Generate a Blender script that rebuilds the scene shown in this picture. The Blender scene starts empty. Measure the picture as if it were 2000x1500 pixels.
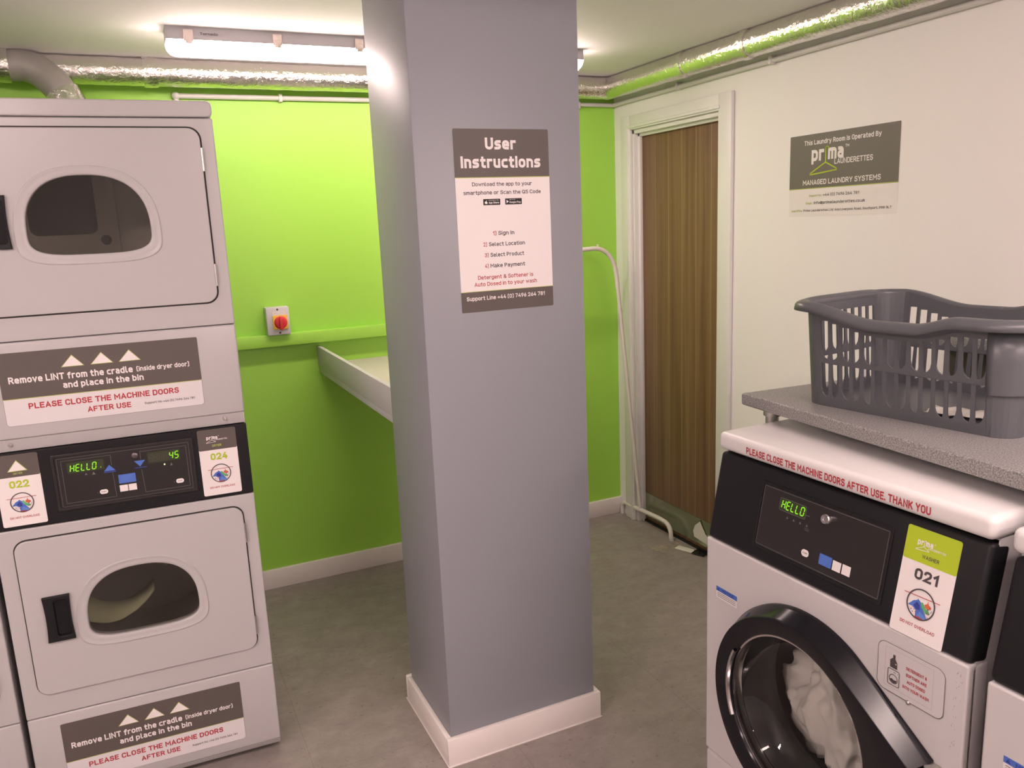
import bpy, bmesh, math, random
from mathutils import Vector, Matrix, noise
random.seed(7)
S = bpy.context.scene
COL = S.collection
PI = math.pi

# ------------------------------------------------------------------ camera
CAM_POS = Vector((0.0, 0.0, 1.651))
YAW, PITCH, ROLL, FPX = 0.4315, -0.1984, -0.0434, 1559.6
def make_camera():
    cy, sy, cp, sp = math.cos(YAW), math.sin(YAW), math.cos(PITCH), math.sin(PITCH)
    fwd = Vector((sy*cp, cy*cp, sp)); right = Vector((cy, -sy, 0)); up = right.cross(fwd)
    r = math.cos(ROLL)*right + math.sin(ROLL)*up
    u = -math.sin(ROLL)*right + math.cos(ROLL)*up
    cd = bpy.data.cameras.new('camera'); cam = bpy.data.objects.new('camera', cd); COL.objects.link(cam)
    m = Matrix(((r.x, u.x, -fwd.x), (r.y, u.y, -fwd.y), (r.z, u.z, -fwd.z))).to_4x4()
    m.translation = CAM_POS; cam.matrix_world = m
    cd.sensor_fit = 'HORIZONTAL'; cd.sensor_width = 36.0; cd.lens = FPX/2000*36.0
    cd.clip_start = 0.02; cd.clip_end = 50
    S.camera = cam
make_camera()

# ------------------------------------------------------------------ world, exposure
w = bpy.data.worlds.new('world'); S.world = w; w.use_nodes = True
w.node_tree.nodes['Background'].inputs[0].default_value = (1.0, 0.93, 0.86, 1)
w.node_tree.nodes['Background'].inputs[1].default_value = 0.02
S.view_settings.view_transform = 'Standard'; S.view_settings.look = 'None'
S.view_settings.gamma = 1.0; S.view_settings.use_curve_mapping = False
S.view_settings.exposure = 0.09
LAMP_COL = (1.0, 0.785, 0.735)
LAMP_POWER = 29.0          # the batten behind the pillar
LAMP_POWER_FRONT = 66.0    # the battens over the near half of the room

# ------------------------------------------------------------------ room numbers
XR, YG, ZC = 2.3663, 3.7156, 2.348      # right wall, green wall, ceiling
XL, YB = -2.4, -2.6                      # left wall, wall behind the camera

# ------------------------------------------------------------------ materials
MATS = {}
def mat(name, col, rough=0.5, metal=0.0, spec=0.5, emit=None, bump=None, vary=None, coat=0.0):
    if name in MATS: return MATS[name]
    m = bpy.data.materials.new(name); m.use_nodes = True
    nt = m.node_tree; p = nt.nodes['Principled BSDF']
    p.inputs['Base Color'].default_value = (*col, 1); p.inputs['Roughness'].default_value = rough
    p.inputs['Metallic'].default_value = metal; p.inputs['Specular IOR Level'].default_value = spec
    p.inputs['Coat Weight'].default_value = coat
    if emit:
        p.inputs['Emission Color'].default_value = (*emit[0], 1); p.inputs['Emission Strength'].default_value = emit[1]
    if bump or vary:
        tc = nt.nodes.new('ShaderNodeTexCoord')
    if bump:
        n = nt.nodes.new('ShaderNodeTexNoise'); n.inputs['Scale'].default_value = bump[0]; n.inputs['Detail'].default_value = 3
        b = nt.nodes.new('ShaderNodeBump'); b.inputs['Strength'].default_value = bump[1]; b.inputs['Distance'].default_value = bump[2]
        nt.links.new(tc.outputs['Object'], n.inputs['Vector']); nt.links.new(n.outputs['Fac'], b.inputs['Height'])
        nt.links.new(b.outputs['Normal'], p.inputs['Normal'])
    if vary:
        n = nt.nodes.new('ShaderNodeTexNoise'); n.inputs['Scale'].default_value = vary[0]; n.inputs['Detail'].default_value = 4
        r = nt.nodes.new('ShaderNodeMapRange'); r.inputs['To Min'].default_value = 1-vary[1]; r.inputs['To Max'].default_value = 1+vary[1]
        x = nt.nodes.new('ShaderNodeMix'); x.data_type = 'RGBA'; x.blend_type = 'MULTIPLY'; x.inputs['Factor'].default_value = 1
        x.inputs['A'].default_value = (*col, 1)
        nt.links.new(tc.outputs['Object'], n.inputs['Vector']); nt.links.new(n.outputs['Fac'], r.inputs['Value'])
        nt.links.new(r.outputs['Result'], x.inputs['B']); nt.links.new(x.outputs['Result'], p.inputs['Base Color'])
    MATS[name] = m
    return m

WHITE_WALL = mat('white_wall_paint', (0.89, 0.87, 0.865), 0.65, bump=(180, 0.04, 0.002), vary=(1.2, 0.015))
CEIL = mat('white_ceiling_paint', (0.87, 0.85, 0.84), 0.75, bump=(120, 0.05, 0.002))
GREEN = mat('green_wall_paint', (0.36, 0.71, 0.085), 0.42, bump=(150, 0.05, 0.002), vary=(1.5, 0.02))
PILLAR_GREY = mat('grey_pillar_paint', (0.285, 0.295, 0.330), 0.42, bump=(160, 0.06, 0.002), vary=(2.0, 0.03))
TRIM_WHITE = mat('white_gloss_trim', (0.88, 0.82, 0.80), 0.35, bump=(60, 0.03, 0.002), vary=(6, 0.05))
FRAME_WHITE = mat('white_door_frame_paint', (0.80, 0.79, 0.78), 0.4)
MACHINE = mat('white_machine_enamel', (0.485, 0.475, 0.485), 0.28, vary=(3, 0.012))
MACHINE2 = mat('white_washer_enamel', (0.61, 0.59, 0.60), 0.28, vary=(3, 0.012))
CAPPLASTIC = mat('white_plastic_lid', (0.75, 0.735, 0.74), 0.3)
BLACK_PANEL = mat('black_textured_plastic', (0.008, 0.008, 0.010), 0.5, spec=0.3, bump=(900, 0.15, 0.001))
BLACK_FILM = mat('black_control_film', (0.016, 0.014, 0.015), 0.32)
BLACK_GLOSS = mat('black_glossy_plastic', (0.006, 0.006, 0.009), 0.16, spec=0.35)
BLACK_RUBBER = mat('black_rubber', (0.012, 0.012, 0.013), 0.5)
GAP = mat('dark_seam', (0.035, 0.03, 0.032), 0.8)
STEEL = mat('brushed_steel', (0.55, 0.54, 0.52), 0.32, 1.0, bump=(300, 0.05, 0.001))
CHROME = mat('chrome', (0.72, 0.70, 0.70), 0.12, 1.0)
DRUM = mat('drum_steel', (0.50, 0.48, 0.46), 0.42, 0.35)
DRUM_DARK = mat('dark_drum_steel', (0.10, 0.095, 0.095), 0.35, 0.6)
ST_GREY = mat('sticker_dark_grey', (0.105, 0.088, 0.082), 0.5)
ST_GREY2 = mat('sign_dark_grey', (0.15, 0.135, 0.115), 0.5)
ST_WHITE = mat('sticker_white', (0.83, 0.79, 0.79), 0.45)
ST_WHITE2 = mat('sticker_white_film', (0.715, 0.69, 0.71), 0.35)
ST_INK = mat('ink_dark_grey', (0.07, 0.06, 0.065), 0.6)
ST_BLACK = mat('ink_black', (0.015, 0.012, 0.014), 0.6)
ST_RED = mat('ink_red', (0.42, 0.035, 0.045), 0.6)
ST_LIME = mat('ink_lime_green', (0.42, 0.56, 0.02), 0.5)
ST_OLIVE = mat('ink_soft_lime', (0.42, 0.50, 0.10), 0.5)
ST_BLUE = mat('ink_blue', (0.07, 0.16, 0.55), 0.5)
ST_NAVY = mat('ink_deep_blue', (0.03, 0.05, 0.28), 0.5)
ST_SKY = mat('ink_sky_blue', (0.12, 0.25, 0.62), 0.5)
ST_GRN = mat('ink_green', (0.12, 0.42, 0.16), 0.5)
ST_ORG = mat('ink_orange', (0.62, 0.14, 0.05), 0.5)
ST_LINE = mat('ink_pale_line', (0.17, 0.16, 0.165), 0.5)
LED = mat('green_led', (0.02, 0.05, 0.0), 0.5, emit=((0.30, 0.85, 0.02), 0.95))
LED_WIN = mat('led_window', (0.035, 0.045, 0.02), 0.3)
BASKET = mat('grey_basket_plastic', (0.096, 0.100, 0.112), 0.33)
PIPE_WHITE = mat('white_plastic_conduit', (0.66, 0.64, 0.62), 0.4)
RAIL_CREAM = mat('cream_tube_enamel', (0.80, 0.76, 0.70), 0.35)
COUNTER = mat('beige_grey_counter', (0.56, 0.52, 0.47), 0.45, vary=(120, 0.12))
FASCIA = mat('pale_grey_board', (0.50, 0.49, 0.50), 0.45)
SWITCH_GREY = mat('grey_switch_box', (0.62, 0.60, 0.63), 0.4)
YELLOW = mat('yellow_plate', (0.85, 0.50, 0.06), 0.4)
REDKNOB = mat('red_knob', (0.70, 0.035, 0.05), 0.35)
HOUSING = mat('grey_batten_housing', (0.40, 0.39, 0.41), 0.5)
CLIP = mat('pinkish_steel_clip', (0.62, 0.54, 0.50), 0.3, 0.7)
CLOTH = mat('white_cotton', (0.86, 0.83, 0.78), 0.9, bump=(300, 0.2, 0.002))
CLOTH2 = mat('pale_green_cotton', (0.60, 0.64, 0.42), 0.9, bump=(300, 0.2, 0.002))
GALV = mat('grey_flexible_duct', (0.36, 0.34, 0.32), 0.55, 0.25, vary=(14, 0.12))
PAPER = mat('white_paper', (0.80, 0.77, 0.72), 0.7)

def node_mat(name):
    m = bpy.data.materials.new(name); m.use_nodes = True
    nt = m.node_tree; p = nt.nodes['Principled BSDF']
    tc = nt.nodes.new('ShaderNodeTexCoord')
    return m, nt, p, tc
def N(nt, kind, **kw):
    n = nt.nodes.new(kind)
    for k, v in kw.items():
        if k in n.inputs: n.inputs[k].default_value = v
        else: setattr(n, k, v)
    return n
def ramp(nt, stops):
    r = nt.nodes.new('ShaderNodeValToRGB'); e = r.color_ramp.elements
    while len(e) < len(stops): e.new(0.5)
    for i, (pos, c) in enumerate(stops): e[i].position = pos; e[i].color = (*c, 1)
    return r

def floor_material():
    m, nt, p, tc = node_mat('grey_vinyl_floor')
    mp = N(nt, 'ShaderNodeMapping'); mp.inputs['Scale'].default_value = (1.0, 1.25, 1); mp.inputs['Rotation'].default_value = (0, 0, 0.3)
    nt.links.new(tc.outputs['Object'], mp.inputs[0])
    a = N(nt, 'ShaderNodeTexNoise', Scale=11.0, Detail=8.0, Roughness=0.72); nt.links.new(mp.outputs[0], a.inputs['Vector'])
    r = ramp(nt, [(0.28, (0.245, 0.213, 0.198)), (0.50, (0.300, 0.264, 0.248)), (0.72, (0.360, 0.322, 0.306))])
    nt.links.new(a.outputs['Fac'], r.inputs[0])
    # darker specks
    v = N(nt, 'ShaderNodeTexNoise', Scale=60.0, Detail=2.0); nt.links.new(tc.outputs['Object'], v.inputs['Vector'])
    vr = ramp(nt, [(0.28, (0.72, 0.72, 0.72)), (0.36, (1, 1, 1))]); nt.links.new(v.outputs['Fac'], vr.inputs[0])
    x = N(nt, 'ShaderNodeMix', data_type='RGBA', blend_type='MULTIPLY'); x.inputs['Factor'].default_value = 1
    nt.links.new(r.outputs[0], x.inputs['A']); nt.links.new(vr.outputs[0], x.inputs['B'])
    # large worn patches
    lg = N(nt, 'ShaderNodeTexNoise', Scale=1.8, Detail=3.0); nt.links.new(tc.outputs['Object'], lg.inputs['Vector'])
    lr = N(nt, 'ShaderNodeMapRange'); lr.inputs['To Min'].default_value = 0.86; lr.inputs['To Max'].default_value = 1.14
    nt.links.new(lg.outputs['Fac'], lr.inputs['Value'])
    x1 = N(nt, 'ShaderNodeMix', data_type='RGBA', blend_type='MULTIPLY'); x1.inputs['Factor'].default_value = 1
    nt.links.new(x.outputs['Result'], x1.inputs['A']); nt.links.new(lr.outputs['Result'], x1.inputs['B'])
    # tile joints
    br = N(nt, 'ShaderNodeTexBrick'); br.offset = 0.0
    br.inputs['Scale'].default_value = 1.0; br.inputs['Mortar Size'].default_value = 0.0012
    br.inputs['Brick Width'].default_value = 0.61; br.inputs['Row Height'].default_value = 0.61
    br.inputs['Color1'].default_value = (1, 1, 1, 1); br.inputs['Color2'].default_value = (1, 1, 1, 1); br.inputs['Mortar'].default_value = (0.8, 0.79, 0.78, 1)
    mb = N(nt, 'ShaderNodeMapping'); mb.inputs['Location'].default_value = (0.29, 0.17, 0)
    nt.links.new(tc.outputs['Object'], mb.inputs[0]); nt.links.new(mb.outputs[0], br.inputs['Vector'])
    x2 = N(nt, 'ShaderNodeMix', data_type='RGBA', blend_type='MULTIPLY'); x2.inputs['Factor'].default_value = 1
    nt.links.new(x1.outputs['Result'], x2.inputs['A']); nt.links.new(br.outputs['Color'], x2.inputs['B'])
    nt.links.new(x2.outputs['Result'], p.inputs['Base Color'])
    p.inputs['Roughness'].default_value = 0.55
    b = N(nt, 'ShaderNodeBump'); b.inputs['Strength'].default_value = 0.08; b.inputs['Distance'].default_value = 0.002
    nt.links.new(a.outputs['Fac'], b.inputs['Height']); nt.links.new(b.outputs['Normal'], p.inputs['Normal'])
    return m
def wood_material():
    m, nt, p, tc = node_mat('walnut_laminate')
    mp = N(nt, 'ShaderNodeMapping'); mp.inputs['Scale'].default_value = (1, 15, 0.40)
    nt.links.new(tc.outputs['Object'], mp.inputs[0])
    a = N(nt, 'ShaderNodeTexNoise', Scale=1.6, Detail=7.0, Roughness=0.6, Distortion=0.25); nt.links.new(mp.outputs[0], a.inputs['Vector'])
    r = ramp(nt, [(0.28, (0.140, 0.070, 0.038)), (0.46, (0.200, 0.108, 0.058)), (0.60, (0.235, 0.133, 0.070)), (0.76, (0.300, 0.185, 0.100))])
    nt.links.new(a.outputs['Fac'], r.inputs[0])
    mp2 = N(nt, 'ShaderNodeMapping'); mp2.inputs['Scale'].default_value = (1, 90, 1.0)
    nt.links.new(tc.outputs['Object'], mp2.inputs[0])
    f = N(nt, 'ShaderNodeTexNoise', Scale=1.5, Detail=4.0); nt.links.new(mp2.outputs[0], f.inputs['Vector'])
    fr = N(nt, 'ShaderNodeMapRange'); fr.inputs['From Min'].default_value = 0.3; fr.inputs['From Max'].default_value = 0.7
    fr.inputs['To Min'].default_value = 0.88; fr.inputs['To Max'].default_value = 1.10; nt.links.new(f.outputs['Fac'], fr.inputs['Value'])
    x = N(nt, 'ShaderNodeMix', data_type='RGBA', blend_type='MULTIPLY'); x.inputs['Factor'].default_value = 1
    nt.links.new(r.outputs[0], x.inputs['A']); nt.links.new(fr.outputs['Result'], x.inputs['B'])
    # thin pale inlay streaks at board spacing
    wv = N(nt, 'ShaderNodeTexWave', wave_type='BANDS', bands_direction='Y', Scale=2.9, Distortion=0.6, Detail=1.0)
    wv.inputs['Detail Scale'].default_value = 0.6
    mp3 = N(nt, 'ShaderNodeMapping'); mp3.inputs['Scale'].default_value = (1, 1, 0.12); nt.links.new(tc.outputs['Object'], mp3.inputs[0])
    nt.links.new(mp3.outputs[0], wv.inputs['Vector'])
    wr = ramp(nt, [(0.985, (0, 0, 0)), (0.999, (0.5, 0.5, 0.5))]); nt.links.new(wv.outputs['Fac'], wr.inputs[0])
    x2 = N(nt, 'ShaderNodeMix', data_type='RGBA', blend_type='MIX'); x2.inputs['B'].default_value = (0.40, 0.28, 0.14, 1)
    nt.links.new(wr.outputs[0], x2.inputs['Factor']); nt.links.new(x.outputs['Result'], x2.inputs['A'])
    nt.links.new(x2.outputs['Result'], p.inputs['Base Color']); p.inputs['Roughness'].default_value = 0.42
    return m
def speckle_material():
    m, nt, p, tc = node_mat('speckled_grey_laminate')
    a = N(nt, 'ShaderNodeTexNoise', Scale=330.0, Detail=2.0, Roughness=0.6); nt.links.new(tc.outputs['Object'], a.inputs['Vector'])
    r = ramp(nt, [(0.33, (0.13, 0.125, 0.125)), (0.48, (0.235, 0.228, 0.228)), (0.62, (0.38, 0.365, 0.36))]); nt.links.new(a.outputs['Fac'], r.inputs[0])
    nt.links.new(r.outputs[0], p.inputs['Base Color']); p.inputs['Roughness'].default_value = 0.38
    b = N(nt, 'ShaderNodeBump'); b.inputs['Strength'].default_value = 0.25; b.inputs['Distance'].default_value = 0.001
    nt.links.new(a.outputs['Fac'], b.inputs['Height']); nt.links.new(b.outputs['Normal'], p.inputs['Normal'])
    return m
def foil_material():
    m, nt, p, tc = node_mat('crinkled_foil')
    p.inputs['Base Color'].default_value = (0.80, 0.775, 0.75, 1); p.inputs['Metallic'].default_value = 1.0; p.inputs['Roughness'].default_value = 0.22
    a = N(nt, 'ShaderNodeTexNoise', Scale=48.0, Detail=3.0, Roughness=0.6, Distortion=1.0); nt.links.new(tc.outputs['Object'], a.inputs['Vector'])
    v = N(nt, 'ShaderNodeTexVoronoi', Scale=55.0, feature='DISTANCE_TO_EDGE'); nt.links.new(tc.outputs['Object'], v.inputs['Vector'])
    ad = N(nt, 'ShaderNodeMath', operation='MULTIPLY_ADD'); ad.inputs[1].default_value = 0.25
    nt.links.new(v.outputs['Distance'], ad.inputs[0]); nt.links.new(a.outputs['Fac'], ad.inputs[2])
    b = N(nt, 'ShaderNodeBump'); b.inputs['Strength'].default_value = 0.75; b.inputs['Distance'].default_value = 0.005
    nt.links.new(ad.outputs[0], b.inputs['Height']); nt.links.new(b.outputs['Normal'], p.inputs['Normal'])
    return m
def brushed_plate_material():
    m, nt, p, tc = node_mat('brushed_kick_plate')
    p.inputs['Base Color'].default_value = (0.36, 0.40, 0.28, 1); p.inputs['Metallic'].default_value = 0.85; p.inputs['Roughness'].default_value = 0.25
    return m
def pane_material(name, tint, gloss_rough=0.03):
    m = bpy.data.materials.new(name); m.use_nodes = True
    nt = m.node_tree; nt.nodes.clear()
    o = nt.nodes.new('ShaderNodeOutputMaterial'); t = nt.nodes.new('ShaderNodeBsdfTransparent'); g = nt.nodes.new('ShaderNodeBsdfGlossy')
    t.inputs[0].default_value = (*tint, 1); g.inputs['Roughness'].default_value = gloss_rough; g.inputs['Color'].default_value = (1, 1, 1, 1)
    lw = nt.nodes.new('ShaderNodeLayerWeight'); lw.inputs[0].default_value = 0.5
    pw = nt.nodes.new('ShaderNodeMath'); pw.operation = 'POWER'; pw.inputs[1].default_value = 4.0
    f = nt.nodes.new('ShaderNodeMapRange'); f.inputs['To Min'].default_value = 0.03; f.inputs['To Max'].default_value = 0.8
    nt.links.new(lw.outputs['Facing'], pw.inputs[0]); nt.links.new(pw.outputs[0], f.inputs['Value'])
    mx = nt.nodes.new('ShaderNodeMixShader')
    nt.links.new(f.outputs[0], mx.inputs[0]); nt.links.new(t.outputs[0], mx.inputs[1]); nt.links.new(g.outputs[0], mx.inputs[2])
    nt.links.new(mx.outputs[0], o.inputs[0])
    return m
FLOOR = floor_material(); WOOD = wood_material(); SPECKLE = speckle_material(); FOIL = foil_material(); KICK = brushed_plate_material()
PANE = pane_material('smoked_glass', (0.80, 0.79, 0.77)); PANE2 = pane_material('clear_door_glass', (0.80, 0.80, 0.79))
def perforated():
    m, nt, p, tc = node_mat('perforated_black_steel')
    v = N(nt, 'ShaderNodeTexVoronoi', Scale=130.0); v.inputs['Randomness'].default_value = 0.0
    nt.links.new(tc.outputs['Object'], v.inputs['Vector'])
    r = ramp(nt, [(0.30, (0.002, 0.002, 0.002)), (0.40, (0.018, 0.017, 0.016))]); nt.links.new(v.outputs['Distance'], r.inputs[0])
    nt.links.new(r.outputs[0], p.inputs['Base Color']); p.inputs['Roughness'].default_value = 0.5
    return m
PERF = perforated()
DIFFUSER = mat('lit_diffuser', (0.9, 0.9, 0.9), 0.5, emit=(LAMP_COL, LAMP_POWER))
DIFFUSER_M = mat('lit_diffuser_middle', (0.9, 0.9, 0.9), 0.5, emit=(LAMP_COL, 36.0))
DIFFUSER_L = mat('lit_diffuser_left', (0.9, 0.9, 0.9), 0.5, emit=(LAMP_COL, 72.0))
DIFFUSER_F = mat('lit_diffuser_front', (0.9, 0.9, 0.9), 0.5, emit=(LAMP_COL, LAMP_POWER_FRONT))

# ------------------------------------------------------------------ helpers
def link_mesh(name, me, mats, parent=None, smooth=None):
    if not isinstance(mats, (list, tuple)): mats = [mats]
    me.name = name
    if len(me.materials): me.materials.clear()
    for m in mats: me.materials.append(m)
    o = bpy.data.objects.new(name, me); COL.objects.link(o)
    if parent: o.parent = parent
    if smooth is not None:
        for p in me.polygons: p.use_smooth = True
        me.set_sharp_from_angle(angle=math.radians(smooth))
    return o
def finish(name, bm, mats, parent=None, smooth=None):
    bmesh.ops.recalc_face_normals(bm, faces=bm.faces)
    me = bpy.data.meshes.new(name); bm.to_mesh(me); bm.free()
    return link_mesh(name, me, mats, parent, smooth)
def tag(o, label=None, cat=None, group=None, kind=None):
    if label: o['label'] = label
    if cat: o['category'] = cat
    if group: o['group'] = group
    if kind: o['kind'] = kind
    return o
def empty(name, loc, rz=0.0, label=None, cat=None, group=None, kind=None):
    o = bpy.data.objects.new(name, None); COL.objects.link(o); o.location = loc; o.rotation_euler = (0, 0, rz)
    o.empty_display_size = 0.1
    return tag(o, label, cat, group, kind)
def dup(root, loc, rz=None, label=None, skip=()):
    r = root.copy(); COL.objects.link(r); r.location = loc
    if rz is not None: r.rotation_euler = (0, 0, rz)
    if label: r['label'] = label
    for ch in list(root.children):
        if ch.name.split('.')[0] in skip: continue
        c = ch.copy(); COL.objects.link(c); c.parent = r
        for g in ch.children:
            d = g.copy(); COL.objects.link(d); d.parent = c
    return r
def box(bm, x0, x1, y0, y1, z0, z1, bevel=0.0, seg=2, mi=0):
    t = bmesh.new(); bmesh.ops.create_cube(t, size=1)
    for v in t.verts:
        v.co = Vector(((x0+x1)/2 + v.co.x*(x1-x0), (y0+y1)/2 + v.co.y*(y1-y0), (z0+z1)/2 + v.co.z*(z1-z0)))
    if bevel > 0:
        bmesh.ops.bevel(t, geom=t.edges[:], offset=bevel, segments=seg, profile=0.5, affect='EDGES', clamp_overlap=True)
    for f in t.faces: f.material_index = mi
    me = bpy.data.meshes.new('tmp'); t.to_mesh(me); t.free(); bm.from_mesh(me); bpy.data.meshes.remove(me)
def box_obj(name, x0, x1, y0, y1, z0, z1, m, parent=None, bevel=0.0, seg=2):
    bm = bmesh.new(); box(bm, x0, x1, y0, y1, z0, z1, bevel, seg)
    return finish(name, bm, m, parent, 35 if bevel else None)
def curve_mesh(loops, half, bevel=0.0, res=2):
    """2D filled shape (first loop outer, others holes) as a mesh in XY, thickness 2*half about z=0."""
    cu = bpy.data.curves.new('tmp', 'CURVE'); cu.dimensions = '2D'; cu.fill_mode = 'BOTH'
    cu.extrude = max(half-bevel, 0); cu.bevel_depth = bevel; cu.bevel_resolution = res
    if bevel: cu.offset = -bevel
    for pts in loops:
        s = cu.splines.new('POLY'); s.points.add(len(pts)-1); s.use_cyclic_u = True
        for i, (x, y) in enumerate(pts): s.points[i].co = (x, y, 0, 1)
    ob = bpy.data.objects.new('tmp', cu)
    me = bpy.data.meshes.new_from_object(ob)
    bpy.data.objects.remove(ob); bpy.data.curves.remove(cu)
    return me
RX90 = Matrix.Rotation(PI/2, 4, 'X')
def plate(name, loops, y_front, y_back, m, parent=None, bevel=0.0, smooth=40):
    """upright plate: loops in (x, z), between y_front (towards the viewer, smaller y) and y_back."""
    half = (y_back-y_front)/2
    me = curve_mesh(loops, half, bevel)
    me.transform(Matrix.Translation((0, (y_front+y_back)/2, 0)) @ RX90)
    return link_mesh(name, me, m, parent, smooth)
def rrect(x0, x1, y0, y1, r, n=6):
    pts = []
    for cx, cy, a in ((x1-r, y0+r, -PI/2), (x1-r, y1-r, 0), (x0+r, y1-r, PI/2), (x0+r, y0+r, PI)):
        for i in range(n+1):
            t = a + PI/2*i/n; pts.append((cx+r*math.cos(t), cy+r*math.sin(t)))
    return pts
def circ(cx, cy, r, n=48, a0=0.0):
    return [(cx+r*math.cos(a0+2*PI*i/n), cy+r*math.sin(a0+2*PI*i/n)) for i in range(n)]
def tube_bm(bm, pts, r, n=12, closed=False, caps=True, radii=None):
    pts = [Vector(p) for p in pts]; rings = []
    up = Vector((0, 0, 1)); prev = None
    for i, p in enumerate(pts):
        a = pts[max(i-1, 0)]; b = pts[min(i+1, len(pts)-1)]
        t = (b-a).normalized()
        if prev is None:
            u = t.cross(up if abs(t.z) < 0.95 else Vector((1, 0, 0))).normalized()
        else:
            u = (prev - t*prev.dot(t)).normalized()
        prev = u; v = t.cross(u)
        rr = radii[i] if radii else r
        rings.append([bm.verts.new(p + u*rr*math.cos(2*PI*k/n) + v*rr*math.sin(2*PI*k/n)) for k in range(n)])
    for a, b in zip(rings, rings[1:]):
        for k in range(n): bm.faces.new((a[k], a[(k+1) % n], b[(k+1) % n], b[k]))
    if caps: bm.faces.new(rings[0]); bm.faces.new(rings[-1])
def tube(name, pts, r, m, parent=None, n=14, radii=None, caps=True):
    bm = bmesh.new(); tube_bm(bm, pts, r, n, radii=radii, caps=caps)
    return finish(name, bm, m, parent, 50)
def lathe_y(bm, cx, cz, prof, n=64, mi=0):
    """surface of revolution about the y axis through (cx, cz); prof = [(radius, y)]"""
    rings = []
    for r, y in prof:
        rings.append([bm.verts.new((cx+r*math.cos(2*PI*k/n), y, cz+r*math.sin(2*PI*k/n))) for k in range(n)])
    for a, b in zip(rings, rings[1:]):
        for k in range(n):
            f = bm.faces.new((a[k], a[(k+1) % n], b[(k+1) % n], b[k])); f.material_index = mi
    return rings
def smooth_path(pts, n=8):
    """Catmull-Rom through pts"""
    P = [Vector(p) for p in pts]; out = []
    for i in range(len(P)-1):
        p0, p1, p2, p3 = P[max(i-1, 0)], P[i], P[i+1], P[min(i+2, len(P)-1)]
        for k in range(n):
            t = k/n
            out.append(0.5*((2*p1) + (p2-p0)*t + (2*p0-5*p1+4*p2-p3)*t*t + (3*p1-p0-3*p2+p3)*t**3))
    out.append(P[-1]); return out

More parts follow.
